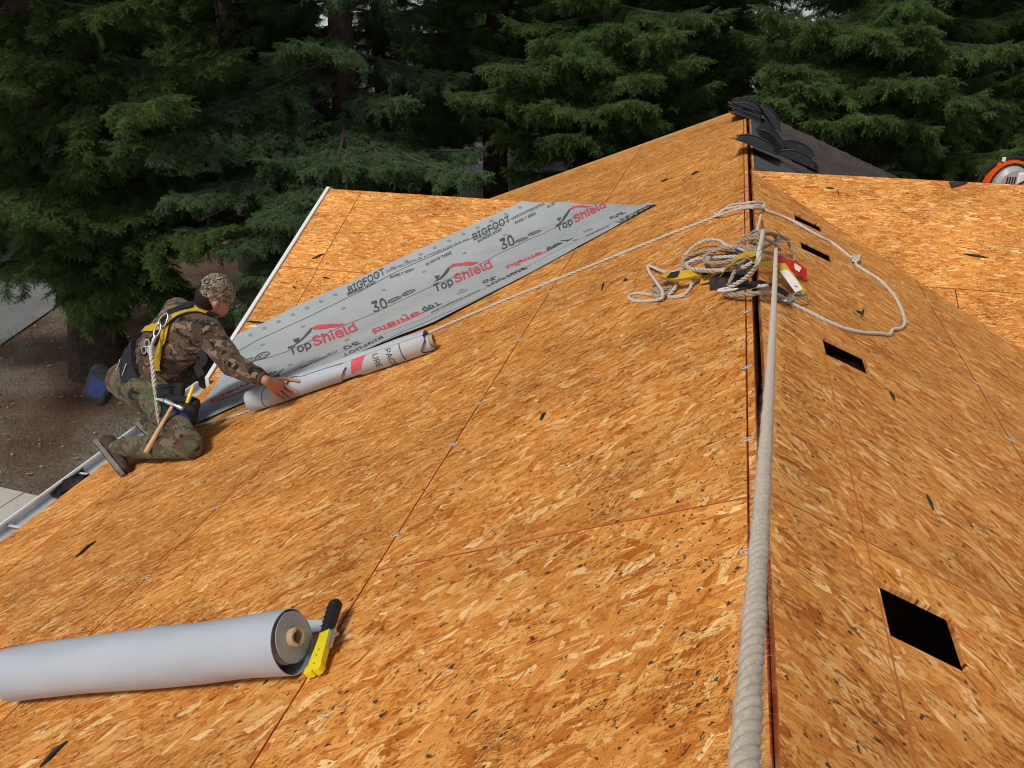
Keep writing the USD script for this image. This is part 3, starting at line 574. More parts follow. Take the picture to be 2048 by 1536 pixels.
logo((579, 712), (716, 660), 16, (440, 600), 6.02, [(870, 565), (930, 510), (1010, 440), (1090, 345), (1110, 335), (1095, 385), (1030, 450), (960, 510), (900, 550)], [(875, 480), (960, 455), (945, 500), (900, 515)], [(1110, 335), (1180, 300), (1330, 290), (1500, 285), (1420, 325), (1280, 345), (1115, 360)])
logo((869, 585), (986, 534), 14, (670, 400), 5.25, [(1040, 865), (1100, 820), (1150, 760), (1195, 705), (1210, 720), (1160, 790), (1120, 830)], [(1040, 800), (1100, 790), (1080, 840), (1060, 830)], [(1200, 700), (1240, 670), (1330, 665), (1400, 650), (1510, 655), (1440, 690), (1340, 690), (1250, 700), (1205, 720)])
logo((1114, 464), (1213, 414), 12, (930, 390), 5.12, [(950, 300), (985, 270), (1010, 220), (1065, 150), (1080, 155), (1030, 235), (990, 290)], [(940, 240), (985, 230), (975, 265), (950, 262)], [(1060, 148), (1110, 115), (1200, 105), (1305, 118), (1220, 130), (1130, 128), (1085, 155)])
def circle_mark(c, rpx, text):
    c = ab(c); R_ = rpx
    for k, r_ in enumerate((R_, R_ * 0.78)):
        line_ab([c + r_ * np.array([math.cos(t), math.sin(t)]) for t in np.linspace(0, 2 * math.pi, 20)], 0.008 if k == 0 else 0.004, 'print_black', 'seal_ring')
    printed(text, c + np.array([R_ * 0.55, R_ * 0.30]), c + np.array([-R_ * 0.55, R_ * 0.30]), R_ * 0.6, 'print_black', name='seal_letters')
for c, t in (((525, 712), 'ETL'), ((497, 724), 'ICC'), ((817, 586), 'ETL'), ((789, 600), 'ICC'), ((1069, 466), 'ETL'), ((1043, 480), 'ICC')): circle_mark(c, capm(c, 13) if False else 0.06, t)
for p, q in (((746, 626), (776, 613)), ((1003, 501), (1031, 488)), ((440, 745), (470, 735))): quad('30', p, q, 20, 'print_black')
for p, q in (((946, 482), (1022, 443)), ((697, 588), (771, 548))): quad('BIGFOOT', p, q, 12, 'print_black')
for p, q in (((956, 486), (1004, 461)), ((695, 592), (752, 567))): quad('BARRIER WRAP', p, q, 5, 'print_black')
for p, q, t in (((1030, 449), (1072, 429), 'RARELY SEEN'), ((780, 558), (829, 540), 'RARELY SEEN'), ((852, 532), (904, 508), 'ALWAYS THERE'), ((1094, 417), (1110, 409), 'ALW')): quad(t, p, q, 5, 'print_black')
for p, q in (((773, 546), (938, 480)), ((1024, 441), (1090, 410))): quad('CAN BE FIELD INSTALLED, AUTHORIZED ALONG YOUR LAND', p, q, 4.5, 'print_black', bold=False)
# the rows that read from the other side
def flipped(text, p, q, h, mat_, **k): printed(text, ab(p), ab(q), h, mat_, flip=True, **k)
for p, q in (((838, 622), (744, 660)), ((1083, 503), (1012, 532)), ((520, 752), (420, 800))):
    flipped('Shield', (p[0], p[1]), q, 0.11, 'print_red')
for p, q in (((876, 603), (842, 619)), ((1130, 478), (1090, 500)), ((577, 736), (526, 752))): flipped('Top', p, q, 0.11, 'print_black')
for pts in (([(870, 614), (850, 624), (826, 636), (790, 652), (744, 664)]), ([(1120, 488), (1096, 502), (1070, 514), (1040, 526), (1012, 536)]), ([(560, 752), (520, 768), (480, 785), (425, 806)])):
    line_ab([ab(p) for p in pts[:2]], 0.03, 'print_black', 'roof_mark'); line_ab([ab(p) for p in pts[1:]], 0.022, 'print_red', 'roof_mark')
for p, q in (((716, 682), (684, 696)), ((994, 552), (966, 562)), ((1244, 424), (1216, 437))): flipped('30', p, q, 0.10, 'print_black')
for p, q in (((765, 672), (684, 710)), ((1048, 535), (968, 573)), ((1298, 410), (1226, 447))): flipped('BIGFOOT', p, q, 0.085, 'print_black')
for p, q in (((660, 708), (600, 736)), ((960, 580), (905, 604)), ((1216, 452), (1170, 473)), ((905, 604), (860, 626))): flipped('BARRIER WRAP', p, q, 0.034, 'print_black')
for p, q in (((642, 714), (620, 722)), ((936, 578), (915, 586)), ((676, 700), (655, 707)), ((1182, 457), (1165, 464))): flipped('ICC', p, q, 0.06, 'print_dots')
line_ab([ab(p) for p in ((470, 706), (520, 678), (600, 642), (690, 598), (790, 545), (880, 505), (960, 470), (1086, 406))], 0.006, 'print_black', 'printed_line')
line_ab([ab(p) for p in ((505, 724), (570, 705), (680, 655), (760, 622), (860, 575), (930, 545), (1000, 507), (1110, 456), (1183, 416))], 0.006, 'print_black', 'printed_line')
line_ab([ab(p) for p in ((560, 752), (640, 722), (740, 680), (840, 640), (960, 582), (1080, 520), (1200, 458), (1280, 418))], 0.004, 'print_dots', 'printed_line')
line_ab([ab(p) for p in ((640, 745), (720, 706), (840, 650), (960, 596), (1080, 536), (1200, 474), (1290, 425))], 0.004, 'print_black', 'printed_line')
dots = []
for (p, q, n_) in (((500, 670), (1040, 415), 20), ((525, 690), (1010, 470), 7), ((580, 730), (1150, 480), 6)):
    for k in range(n_):
        c = ab((p[0] + (q[0] - p[0]) * k / (n_ - 1), p[1] + (q[1] - p[1]) * k / (n_ - 1)))
        t = np.linspace(0, 2 * math.pi, 9)[:-1]; v = S(np.r_[c[0], c[0] + .020 * np.cos(t)], np.r_[c[1], c[1] + .020 * np.sin(t)], 0.0030)
        f = [[0, 1 + j, 1 + (j + 1) % 8] for j in range(8)]; f = np.array(f)
        if np.cross(v[1] - v[0], v[2] - v[0]) @ VN < 0: f = f[:, ::-1]
        obj('printed_dot', (np.vstack([v, v - VN * .0006]), np.vstack([f, f[:, ::-1] + 9])), Mt['print_dots'], us)

# ------------------------------------------------------------------ rolls of underlayment
def sleeve(p0, ax, up, L, r, th0, th1, t0=lambda u: 0.0, t1=lambda u: 1.0, spiral=0.0, n=48, m=26, thick=0.0022, dent=0.0, lift=0.0):
    """A curved skin about an axis: th from th0 to th1 (radians from 'up'), its two ends cut as t0, t1 (0..1 along the roll) of the way round."""
    ax, up = unit(ax), unit(up); sd = np.cross(ax, up); V = []
    for s in (0, 1):
        U, T = np.meshgrid(np.linspace(0, 1, n), np.linspace(0, 1, m), indexing='ij'); th = th0 + (th1 - th0) * U
        a = np.vectorize(t0)(U); b = np.vectorize(t1)(U); t = a + (b - a) * T
        rr = r + spiral * U + (0 if s == 0 else -thick) + dent * (meshkit.noise(np.stack([t * 7, th * 1.3, U * 0], -1), 3) - 0.5)
        V.append((np.asarray(p0) + (t * L)[..., None] * ax + (rr * np.cos(th))[..., None] * up + (rr * np.sin(th))[..., None] * sd).reshape(-1, 3))
    i = (np.arange(n - 1)[:, None] * m + np.arange(m - 1)[None]).ravel(); f = np.vstack([np.stack([i, i + m, i + m + 1], 1), np.stack([i, i + m + 1, i + 1], 1)])
    o = n * m; fs = [f, f[:, ::-1] + o]
    for ring in (np.arange(n) * m, np.arange(n) * m + m - 1, np.arange(m), (n - 1) * m + np.arange(m)):
        p, q = ring[:-1], ring[1:]; fs += [np.stack([p, q, q + o], 1), np.stack([p, q + o, p + o], 1)]
    mm = trimesh.Trimesh(np.vstack(V), np.vstack(fs), process=False); return mm
def spiral_end(c, ax, up, r0, r1, turns, mat_, parent, name='wound_layers'):
    """Edges of the wound layers seen at the roll's end: a spiral ribbon."""
    sd = np.cross(ax, up); t = np.linspace(0, turns * 2 * math.pi, int(turns * 36)); r = r0 + (r1 - r0) * t / t[-1]
    q = np.asarray(c) + (r * np.cos(t))[:, None] * up + (r * np.sin(t))[:, None] * sd
    obj(name, strip(q, (r1 - r0) / turns * 0.75, ax, 0.002), Mt[mat_], parent)
def ring_tube(p0, ax, up, L, ro, ri, mat_, parent, name, tear=0.0):
    obj(name, cat_(sleeve(p0, ax, up, L, ro, 0, 2 * math.pi, t1=(lambda u: 1 - tear * abs(math.sin(9 * u))), thick=ro - ri, n=40, m=6)), Mt[mat_], parent, smooth=40)
A0 = np.array([-1.195, 1.645, 0]); A0[2] = PITCH * A0[0]; A1 = np.array([-2.44, 1.742, 0]); A1[2] = PITCH * A1[0]
ax1 = unit(A1 - A0); L1 = 1.20; r1 = 0.090
side1 = np.cross(uNL, ax1)
base1 = A0 + np.array([0.0, 0.040, 0])
roll = thing('underlayment_roll', 'thick pale grey roll of underlayment lying in the left foreground beside the yellow tacker', 'underlayment roll')
c1 = base1 + uNL * (r1 + 0.002)
th_end = 2 * math.pi * 1.02
obj('outer_wrap', sleeve(c1, ax1, uNL, L1, r1, 2.2, 2.2 + th_end, spiral=-0.004, n=90, m=30, dent=0.007), Mt['underlayment_back'], roll, smooth=60)
ci = c1 + uNL * (r1 - 0.071 - 0.006)
inner = trimesh.creation.cylinder(radius=0.071, height=L1 - 0.02, sections=64); inner = moved(inner, frame(ci + ax1 * (L1 / 2 + 0.004), side1, np.cross(ax1, side1), ax1)); obj('wound_core', inner, Mt['underlayment_edge'], roll, smooth=40)
spiral_end(ci + ax1 * (-0.0065), -ax1, uNL, 0.028, 0.070, 15, 'underlayment', roll)
ring_tube(ci + ax1 * 0.03, -ax1, uNL, 0.062, 0.027, 0.0195, 'cardboard', roll, 'cardboard_tube', tear=0.08)
plug = moved(trimesh.creation.cylinder(radius=0.0195, height=0.004, sections=32), frame(ci + ax1 * 0.02, side1, np.cross(ax1, side1), ax1)); obj('tube_inside', plug, Mt['cardboard_inside'], roll)
# loose corner of the sheet lying on the roof behind the roll's end
q0 = base1 + side1 * 0.0; fl = []
for u in np.linspace(0, 1, 12):
    for w in np.linspace(0, 1, 8):
        fl.append(onL(600 + 62 * w, 1240 + 30 * u * (1 - .4 * w), 0.006 + 0.05 * (1 - u) * (1 - 0.6 * w) * 0.6))
fl = np.array(fl); i = (np.arange(11)[:, None] * 8 + np.arange(7)[None]).ravel(); ff = np.vstack([np.stack([i, i + 8, i + 9], 1), np.stack([i, i + 9, i + 1], 1)])
obj('loose_flap', (np.vstack([fl, fl - uNL * .002]), np.vstack([ff, ff[:, ::-1] + len(fl)])), Mt['underlayment_back'], roll, smooth=True)

B0, B1 = onL(502, 830), onL(866, 708)
B0 = B0 + np.array([0.02, 0.05, 0]); B0[2] = PITCH * B0[0]; B1 = B1 + np.array([0.0, 0.05, 0]); B1[2] = PITCH * B1[0]
ax2 = unit(B1 - B0); L2 = np.linalg.norm(B1 - B0); side2 = np.cross(ax2, uNL)     # towards the camera (down slope is along -side)
if side2 @ (CAM - B0) < 0: side2 = -side2
rol2 = thing('underlayment_roll', 'half opened grey underlayment roll under the crouching worker\'s hand', 'underlayment roll')
r2 = 0.066; c2 = B0 + uNL * (r2 + 0.003)
sgn = 1 if np.cross(ax2, uNL) @ side2 > 0 else -1
# angle from up; positive angles lean towards the camera
obj('wound_core', moved(trimesh.creation.cylinder(radius=0.047, height=L2 * 0.995, sections=48), frame(c2 + ax2 * L2 / 2 - uNL * 0.01, side2, np.cross(ax2, side2), ax2)), Mt['underlayment_back'], rol2, smooth=40)
obj('back_wrap', sleeve(c2, ax2, uNL, L2, 0.063, sgn * -2.6, sgn * 2.9, t0=lambda u: 0.0, t1=lambda u: 0.60 + 0.05 * math.sin(5 * u) - 0.05 * u, dent=0.014, n=60, m=30), Mt['underlayment_back'], rol2, smooth=60)
obj('printed_wrap', sleeve(c2, ax2, uNL, L2, 0.068, sgn * 0.35, sgn * 3.0, t0=lambda u: 0.545 + 0.10 * u ** 1.5, t1=lambda u: 0.965 + 0.02 * math.sin(7 * u), dent=0.006, n=50, m=26), Mt['underlayment'], rol2, smooth=60)
obj('top_flap', sleeve(c2, ax2, uNL, L2, 0.071, sgn * -2.4, sgn * 0.62, t0=lambda u: 0.12 + 0.36 * max(0, u - 0.45), t1=lambda u: 0.985, dent=0.008, n=44, m=30), Mt['underlayment_back'], rol2, smooth=60)
obj('end_flap', sleeve(c2, ax2, uNL, L2, 0.0705, sgn * -2.6, sgn * 2.4, t0=lambda u: -0.015, t1=lambda u: 0.10 + 0.14 * max(0, 1 - 2.0 * u) ** 1.2 + 0.03 * math.sin(5 * u), dent=0.012, n=50, m=12), Mt['underlayment_back'], rol2, smooth=60)
obj('cardboard_tube', sleeve(c2 + ax2 * (L2 - 0.05) + uNL * 0.0, ax2, uNL, 0.068, 0.034, 0, 2 * math.pi, thick=0.007, n=36, m=4), Mt['cardboard'], rol2, smooth=40)
def on_roll(text, t0, th0, size, mat_, r=0.0690, bold=True, name='lettering'):
    m = meshkit.text_mesh(text, size, 0.0006, bold=bold); v = m.vertices
    th = sgn * (th0 + v[:, 0] / r); t = t0 * L2 + v[:, 1] * 1.0; rr = r + v[:, 2]
    P = c2 + t[:, None] * ax2 + (rr * np.cos(th))[:, None] * uNL + (rr * np.sin(th))[:, None] * np.cross(ax2, uNL)
    obj(name, trimesh.Trimesh(P, m.faces, process=False), Mt[mat_], rol2)
on_roll('PAC188', 0.78, 0.72, 0.034, 'print_black'); on_roll('URE', 0.71, 0.80, 0.034, 'print_black')
obj('printed_line', sleeve(c2, ax2, uNL, L2, 0.0705, sgn * 0.66, sgn * 2.4, t0=lambda u: 0.853, t1=lambda u: 0.858, n=30, m=3), Mt['print_black'], rol2)
obj('roof_mark', sleeve(c2, ax2, uNL, L2, 0.0700, sgn * 0.64, sgn * 1.75, t0=lambda u: 0.60 - 0.02 * u, t1=lambda u: 0.60 + 0.075 * (1 - 0.6 * u), n=30, m=6), Mt['print_red'], rol2)

# ------------------------------------------------------------------ hammer tacker
ht = thing('hammer_tacker', 'yellow and black hammer tacker leaning on the end of the foreground roll', 'hammer tacker')
h0, h1 = onL(629, 1346, 0.022), onL(671, 1207, 0.060)
hx = unit(h1 - h0); hn = unit(uNL - hx * (uNL @ hx) + 0.15 * unit(np.cross(hx, uNL)) * (-1)); hn = unit(hn - hx * (hn @ hx)); hy = np.cross(hn, hx); HL = np.linalg.norm(h1 - h0)
HT = frame(h0, hx, hy, hn)
body_pts = [(0.0, .26), (0.010, .30), (0.05, .33), (0.085, .30), (0.10, .24), (0.47, .155), (0.56, .155), (0.56, -.155), (0.10, -.22), (0.05, -.26), (0.01, -.22), (0.0, -.20), (0.0, -.045), (0.035, -.045), (0.035, .055), (0.0, .055)]
W_ = 0.094
bp = Polygon([(x * HL, y * W_ ) for x, y in body_pts]).buffer(0.002, join_style=1)
hol = [(0.105, 0.02), (0.215, .03), (0.29, .0)]
bp2 = bp
for hx_, hy_ in hol: bp2 = bp2.difference(sbox(0, 0, 0, 0).union(Polygon([(hx_ * HL + 0.0042 * math.cos(t), hy_ * W_ + 0.0042 * math.sin(t)) for t in np.linspace(0, 6.28, 16)])))
bb = trimesh.creation.extrude_polygon(bp2, 0.020, engine='earcut'); bb.apply_translation((0, 0, -0.010)); obj('body', moved(bb, HT), Mt['tool_yellow'], ht)
core = trimesh.creation.extrude_polygon(bp.buffer(-0.004), 0.014, engine='earcut'); core.apply_translation((0, 0, -0.009)); obj('magazine', moved(core, HT), Mt['tool_black'], ht)
gp = Polygon([(0.56 * HL, .15 * W_), (0.7 * HL, .17 * W_), (0.97 * HL, .20 * W_), (1.0 * HL, .16 * W_), (1.0 * HL, -.16 * W_), (.97 * HL, -.20 * W_), (.7 * HL, -.18 * W_), (.56 * HL, -.15 * W_)]).buffer(0.003)
gr = cat_(*[moved(hullpts([(x, y * s, z) for x, y in gp.exterior.coords for s, z in ((1, -.009), (1, .009), (.6, -.015), (.6, .015))]), np.eye(4))]); obj('grip', moved(gr, HT), Mt['tool_black'], ht, smooth=35)
for k in range(5): obj('grip_ring', moved(bx(((0.62 + .07 * k) * HL, -.165 * W_, .0148), ((0.635 + .07 * k) * HL, .165 * W_, .0162)), HT), Mt['tool_black'], ht)
obj('end_cap', moved(bx((.985 * HL, -.12 * W_, -.008), (1.006 * HL, .12 * W_, .008), .002), HT), Mt['tool_yellow'], ht)
obj('staple_strip', moved(bx((0.30 * HL, -.34 * W_, -.006), (0.56 * HL, -.17 * W_, .004)), HT), Mt['steel'], ht)
obj('latch', moved(bx((0.44 * HL, -.50 * W_, -.004), (0.48 * HL, -.2 * W_, .003), .001), HT), Mt['steel'], ht)

# ------------------------------------------------------------------ ropes
def lay_path(items):
    """items: (px, py, 'L'/'R'/number, height above that slope or nothing): a number is a distance from the camera."""
    out = []
    for it in items:
        x, y, pl = it[:3]; h = it[3] if len(it) > 3 else 0.009
        out.append(onL(x, y, h) if pl == 'L' else onR(x, y, h) if pl == 'R' else at(x, y, pl))
    return out
RR = 0.0088
life = lay_path([(372, 857, 'L', .05), (392, 851, 'L', .02), (430, 842, 'L'), (470, 831, 'L'), (500, 820, 'L'), (560, 792, 'L', .007), (680, 743, 'L', .007), (780, 700, 'L', .007), (862, 664, 'L'), (930, 634, 'L'), (1010, 600, 'L'), (1100, 564, 'L'), (1180, 532, 'L'), (1260, 500, 'L'), (1340, 468, 'L'), (1400, 445, 'L'), (1432, 432, 'L'), (1446, 420, 'L', .018), (1470, 414, 'L', .02), (1500, 412, 'L', .022), (1522, 412, 'R', .022)])
life += lay_path([(1535, 422, 'R', .012), (1560, 431, 'R'), (1584, 441, 'R', .012), (1612, 457, 'R', .014), (1640, 473, 'R', .012), (1663, 484, 'R'), (1684, 500, 'R'), (1700, 513, 'R'), (1713, 518, 'R', .016), (1712, 528, 'R'), (1733, 543, 'R'), (1760, 560, 'R'), (1778, 578, 'R'), (1793, 597, 'R'), (1806, 625, 'R'), (1810, 646, 'R'), (1801, 657, 'R'), (1786, 659, 'R', .012), (1780, 669, 'R'), (1760, 667, 'R'), (1725, 665, 'R'), (1690, 657, 'R'), (1650, 640, 'R'), (1610, 620, 'R'), (1575, 604, 'R'), (1550, 594, 'R', .012)])
lf = thing('lifeline_rope', 'off-white lifeline rope from the worker over the ridge, looping on the right slope', 'rope')
obj('line', rope(life, RR), Mt['rope_white'], lf, smooth=True)
k1 = lay_path([(1428, 434, 'L', .012), (1440, 427, 'L', .02), (1462, 410, 'L', .012), (1485, 407, 'L', .02), (1510, 404, 'R', .02), (1527, 407, 'R', .014), (1526, 416, 'R', .02), (1508, 415, 'R', .036), (1482, 417, 'L', .036), (1455, 424, 'L', .034), (1436, 431, 'L', .02), (1430, 426, 'L', .014)])
obj('lashing', rope(k1, RR * .95), Mt['rope_white'], lf, smooth=True)
k2 = lay_path([(1703, 516, 'R', .012), (1712, 511, 'R', .018), (1719, 515, 'R', .022), (1714, 523, 'R', .02), (1706, 520, 'R', .014), (1716, 514, 'R', .012), (1722, 511, 'R', .01)])
obj('knot', rope(k2, RR * .9), Mt['rope_white'], lf, smooth=True)
def knot(c, ax, r, name, parent, mat_):
    """An overhand knot about the axis ax at c."""
    t = np.linspace(0, 2 * math.pi, 26); ax = unit(ax); u = unit(np.cross(ax, [0.1, 0.2, 1])); v = np.cross(ax, u)
    q = [np.asarray(c) + ax * (r * 1.3 * math.sin(2 * a) * 0.8) + u * r * 1.25 * math.cos(a) * (1 + .2 * math.sin(3 * a)) + v * r * 1.25 * math.sin(a) for a in t]
    obj(name, rope(q, r * 0.95), Mt[mat_], parent, smooth=True)
knot(onL(372, 857, .05), life[1] - life[0], 0.016, 'knot', lf, 'rope_white')

# the photographer's own line: from the anchor pile straight up to just under the camera
sf = thing('safety_rope', 'thick fuzzy tan rope rising from the ridge anchor towards the viewer', 'rope')
e0, e1 = at(1552, 495, 4.35), at(1487, 1536, 0.485)
e2 = e1 + (e1 - e0) * 0.035
mid = [e0 + (e2 - e0) * t + np.array([0, 0, -0.045 * math.sin(math.pi * t) + 0.0]) + RIGHT * (0.008 * math.sin(math.pi * t * 1.0)) for t in np.linspace(0, 1, 12)]
q = spline(mid, 0.0045)
obj('line', rope(mid, 0.0088, step=0.003, sides=10, lay=0.042, deep=(0.45, 0.60)), Mt['rope_near'], sf, smooth=True)
# loose fibres
fib = []; t_, N_, B_ = frames(q)
for k in range(6500):
    i = int(len(q) * (1 - rng.random() ** 1.6 * 0.55)) - 1; a = rng.uniform(0, 6.28); d = math.cos(a) * N_[i] + math.sin(a) * B_[i]
    p = q[i] + d * 0.0082; dd = unit(d * rng.uniform(.1, .8) + t_[i] * rng.uniform(-1, 1) + rng.normal(0, .3, 3)); ln = rng.uniform(.003, .012); sd = unit(np.cross(dd, d + 1e-3)) * 0.00013
    fib.append(np.array([p - sd, p + sd, p + dd * ln + d * .001]))
fv = np.vstack(fib); obj('fibres', (fv, np.arange(len(fv)).reshape(-1, 3)), Mt['rope_near'], sf, kind='stuff')

# the heap of spare rope at the anchor
hp = thing('rope_coil', 'tangled coil of tan and white rope heaped on the left of the ridge', 'rope coil')
def loop(c, rx, ry, turns, h0, h1, ph=0.0, jit=3.0, pl='L', tilt=0.0):
    out = []
    for k in range(int(turns * 14) + 1):
        a = ph + 2 * math.pi * k / 14; t = k / (turns * 14); jx, jy = rng.uniform(-jit, jit, 2)
        x, y = rx * math.cos(a), ry * math.sin(a); out.append((c[0] + x * math.cos(tilt) - y * math.sin(tilt) + jx, c[1] + x * math.sin(tilt) + y * math.cos(tilt) + jy * .5, pl, h0 + (h1 - h0) * t))
    return lay_path(out)
obj('tan_loops', rope(loop((1428, 521), 62, 21, 4.2, .012, .085, 2.9, tilt=-.10), 0.0098), Mt['rope_tan'], hp, smooth=True)
obj('tan_loops', rope(loop((1452, 510), 44, 14, 3.3, .03, .12, 1.0, tilt=-.2), 0.0098), Mt['rope_tan'], hp, smooth=True)
obj('white_loops', rope(loop((1440, 527), 66, 14, 1.3, .06, .09, 2.6, tilt=-.05), 0.0092), Mt['rope_white'], hp, smooth=True)
obj('tan_loops', rope(lay_path([(1478, 495, 'L', .06), (1483, 482, 'L', .10), (1505, 472, 'L', .14), (1532, 465, 'R', .15), (1556, 470, 'R', .12), (1572, 478, 'R', .09), (1580, 492, 'R', .05), (1587, 508, 'R', .03), (1590, 520, 'R', .02), (1578, 522, 'R', .03), (1560, 512, 'R', .06), (1535, 505, 'R', .10), (1508, 501, 'L', .12), (1488, 494, 'L', .12), (1482, 484, 'L', .14), (1500, 478, 'L', .16), (1520, 476, 'R', .17), (1545, 485, 'R', .14), (1560, 500, 'R', .09)]), 0.0094), Mt['rope_tan'], hp, smooth=True)
obj('tan_loops', rope(lay_path([(1500, 470, 'L', .05), (1510, 462, 'L', .09), (1524, 466, 'R', .10), (1515, 480, 'L', .11), (1500, 487, 'L', .09), (1512, 496, 'L', .08), (1535, 492, 'R', .08), (1552, 478, 'R', .10), (1540, 468, 'R', .12), (1518, 470, 'L', .13)]), 0.0092), Mt['rope_tan'], hp, smooth=True)
obj('white_arc', rope(lay_path([(1370, 512, 'L', .02), (1382, 498, 'L', .03), (1398, 486, 'L', .04), (1420, 479, 'L', .05), (1440, 481, 'L', .06), (1452, 490, 'L', .07), (1470, 494, 'L', .09), (1490, 500, 'L', .11), (1510, 505, 'L', .11)]), RR), Mt['rope_white'], hp, smooth=True)
obj('white_tail', rope(lay_path([(1385, 533, 'L', .05), (1360, 540, 'L', .05), (1338, 544, 'L', .04), (1320, 540, 'L', .03), (1297, 531, 'L', .02), (1300, 545, 'L', .02), (1314, 565, 'L', .03), (1326, 585, 'L', .03), (1322, 597, 'L', .02), (1300, 601, 'L'), (1275, 602, 'L'), (1260, 597, 'L'), (1260, 590, 'L'), (1275, 586, 'L'), (1300, 589, 'L'), (1318, 592, 'L', .012)]), RR), Mt['rope_white'], hp, smooth=True)
obj('white_tail', rope(lay_path([(1355, 562, 'L', .04), (1350, 576, 'L', .02), (1338, 591, 'L'), (1344, 594, 'L'), (1365, 591, 'L'), (1378, 580, 'L'), (1386, 565, 'L', .02), (1398, 556, 'L', .03)]), RR * 1.05), Mt['rope_white'], hp, smooth=True)
obj('tan_tail', rope(lay_path([(1350, 560, 'L', .03), (1330, 566, 'L', .015), (1310, 568, 'L', .01), (1304, 576, 'L'), (1322, 580, 'L', .012), (1345, 572, 'L', .02), (1330, 590, 'L', .012), (1312, 582, 'L', .012), (1306, 590, 'L', .012), (1326, 600, 'L')]), 0.0085), Mt['rope_tan'], hp, smooth=True)
obj('white_bight', rope(lay_path([(1526, 462, 'R', .19), (1524, 478, 'R', .22), (1519, 500, 'R', .22), (1515, 525, 'R', .18), (1503, 545, 'L', .14), (1488, 558, 'L', .10), (1470, 569, 'L', .07), (1459, 576, 'L', .05)]), 0.0105), Mt['rope_white'], hp, smooth=True)
obj('tan_bight', rope(lay_path([(1452, 578, 'L', .04), (1448, 586, 'L', .03), (1470, 590, 'L', .03), (1500, 588, 'L', .04), (1530, 586, 'R', .04), (1555, 591, 'R', .03), (1575, 600, 'R', .02), (1592, 606, 'R', .012)]), 0.0115), Mt['rope_tan'], hp, smooth=True)
obj('tan_bight', rope(lay_path([(1456, 573, 'L', .04), (1462, 558, 'L', .07), (1470, 542, 'L', .09), (1478, 528, 'L', .10)]), 0.0085), Mt['rope_tan'], hp, smooth=True)
obj('frayed_end', rope(lay_path([(1513, 470, 'L', .05), (1516, 455, 'R', .06), (1520, 440, 'R', .05), (1522, 430, 'R', .03)]), 0.0075), Mt['rope_near'], hp, smooth=True)

# shock absorbing lanyard: yellow webbing, hooks, labels
ly = thing('safety_lanyard', 'yellow webbing lanyard with steel snap hooks and a white label lying across the ridge', 'lanyard')
def facing(P, n, k=0.9): return unit(n + k * unit(CAM - np.asarray(P)))
def band(items, w, mat_, name, up=None, th=0.003):
    q = spline(lay_path(items), 0.01); obj(name, strip(q, w, np.array([facing(p, uNL if up is None else up, 0.8) for p in q]), th), Mt[mat_], ly)
band([(1402, 562, 'L', .02), (1425, 556, 'L', .03), (1448, 545, 'L', .06), (1462, 528, 'L', .12), (1480, 514, 'L', .16), (1500, 509, 'L', .18), (1512, 510, 'R', .18)], 0.045, 'webbing_yellow', 'webbing')
band([(1500, 509, 'L', .175), (1514, 522, 'R', .15), (1530, 530, 'R', .10), (1550, 528, 'R', .07), (1560, 540, 'R', .05), (1566, 556, 'R', .03)], 0.045, 'webbing_yellow', 'webbing', up=uNR)
band([(1330, 553, 'L', .05), (1348, 556, 'L', .065), (1370, 553, 'L', .065), (1395, 549, 'L', .05), (1412, 545, 'L', .05)], 0.052, 'webbing_yellow', 'folded_pack', th=0.018)
band([(1338, 550, 'L', .085), (1348, 550, 'L', .086), (1360, 547, 'L', .086)], 0.042, 'webbing_black', 'black_label', th=0.002)
band([(1404, 548, 'L', .06), (1420, 541, 'L', .07)], 0.04, 'webbing_black', 'black_label')
band([(1420, 573, 'L', .012), (1445, 561, 'L', .03), (1470, 556, 'L', .03), (1492, 552, 'L', .02)], 0.10, 'black_felt', 'black_flap', th=0.004)
band([(1560, 528, 'R', .07), (1572, 545, 'R', .06), (1585, 562, 'R', .05), (1600, 580, 'R', .03), (1606, 588, 'R', .02)], 0.052, 'webbing_yellow', 'sleeve', up=uNR, th=0.004)
band([(1567, 541, 'R', .075), (1576, 552, 'R', .07), (1586, 565, 'R', .06), (1598, 582, 'R', .042)], 0.046, 'label_white', 'white_label', up=uNR, th=0.002)
for k, (t0, w) in enumerate(((0.25, .030), (0.42, .024), (0.58, .030), (0.75, .02))):
    P = lay_path([(1567 + 31 * t0, 541 + 41 * t0, 'R', .073 - .03 * t0), (1567 + 31 * t0 + 2.2, 541 + 41 * t0 + 3, 'R', .0725 - .03 * t0)])
    obj('label_print', strip(np.array(P) + uNR * .004, w, uNR, .0008), Mt['print_black'], ly)
def snap_hook(a, b, w, name, mat_='steel'):
    """A long oval snap hook lying between two points: frame, gate and swivel eye."""
    a, b = np.asarray(a), np.asarray(b); x = unit(b - a); n = unit(uNL + uNR); y = unit(np.cross(n, x)); L = np.linalg.norm(b - a); q = []
    for t in np.linspace(0, 2 * math.pi, 30): q.append(a + x * (L * .62 * (.5 + .5 * math.cos(t)) ) + y * (w * .5 * math.sin(t) * (1.15 - .3 * math.cos(t))))
    obj(name, tube(np.array(q), 0.0055, 8), Mt[mat_], ly, smooth=True)
    obj('hook_shank', tube(np.array([a + x * L * .6, a + x * L * .8, b]), np.array([.009, .011, .008]), 8), Mt[mat_], ly, smooth=True)
    obj('hook_eye', tube(np.array([b + x * .018 * (1 - math.cos(t)) + y * .018 * math.sin(t) for t in np.linspace(0, 2 * math.pi, 18)]), .0045, 8), Mt[mat_], ly, smooth=True)
snap_hook(onR(1607, 588, .03), onR(1575, 600, .03), .05, 'hook_frame')
snap_hook(onL(1437, 580, .05), onR(1520, 572, .05), .05, 'hook_frame', 'gutter_metal')
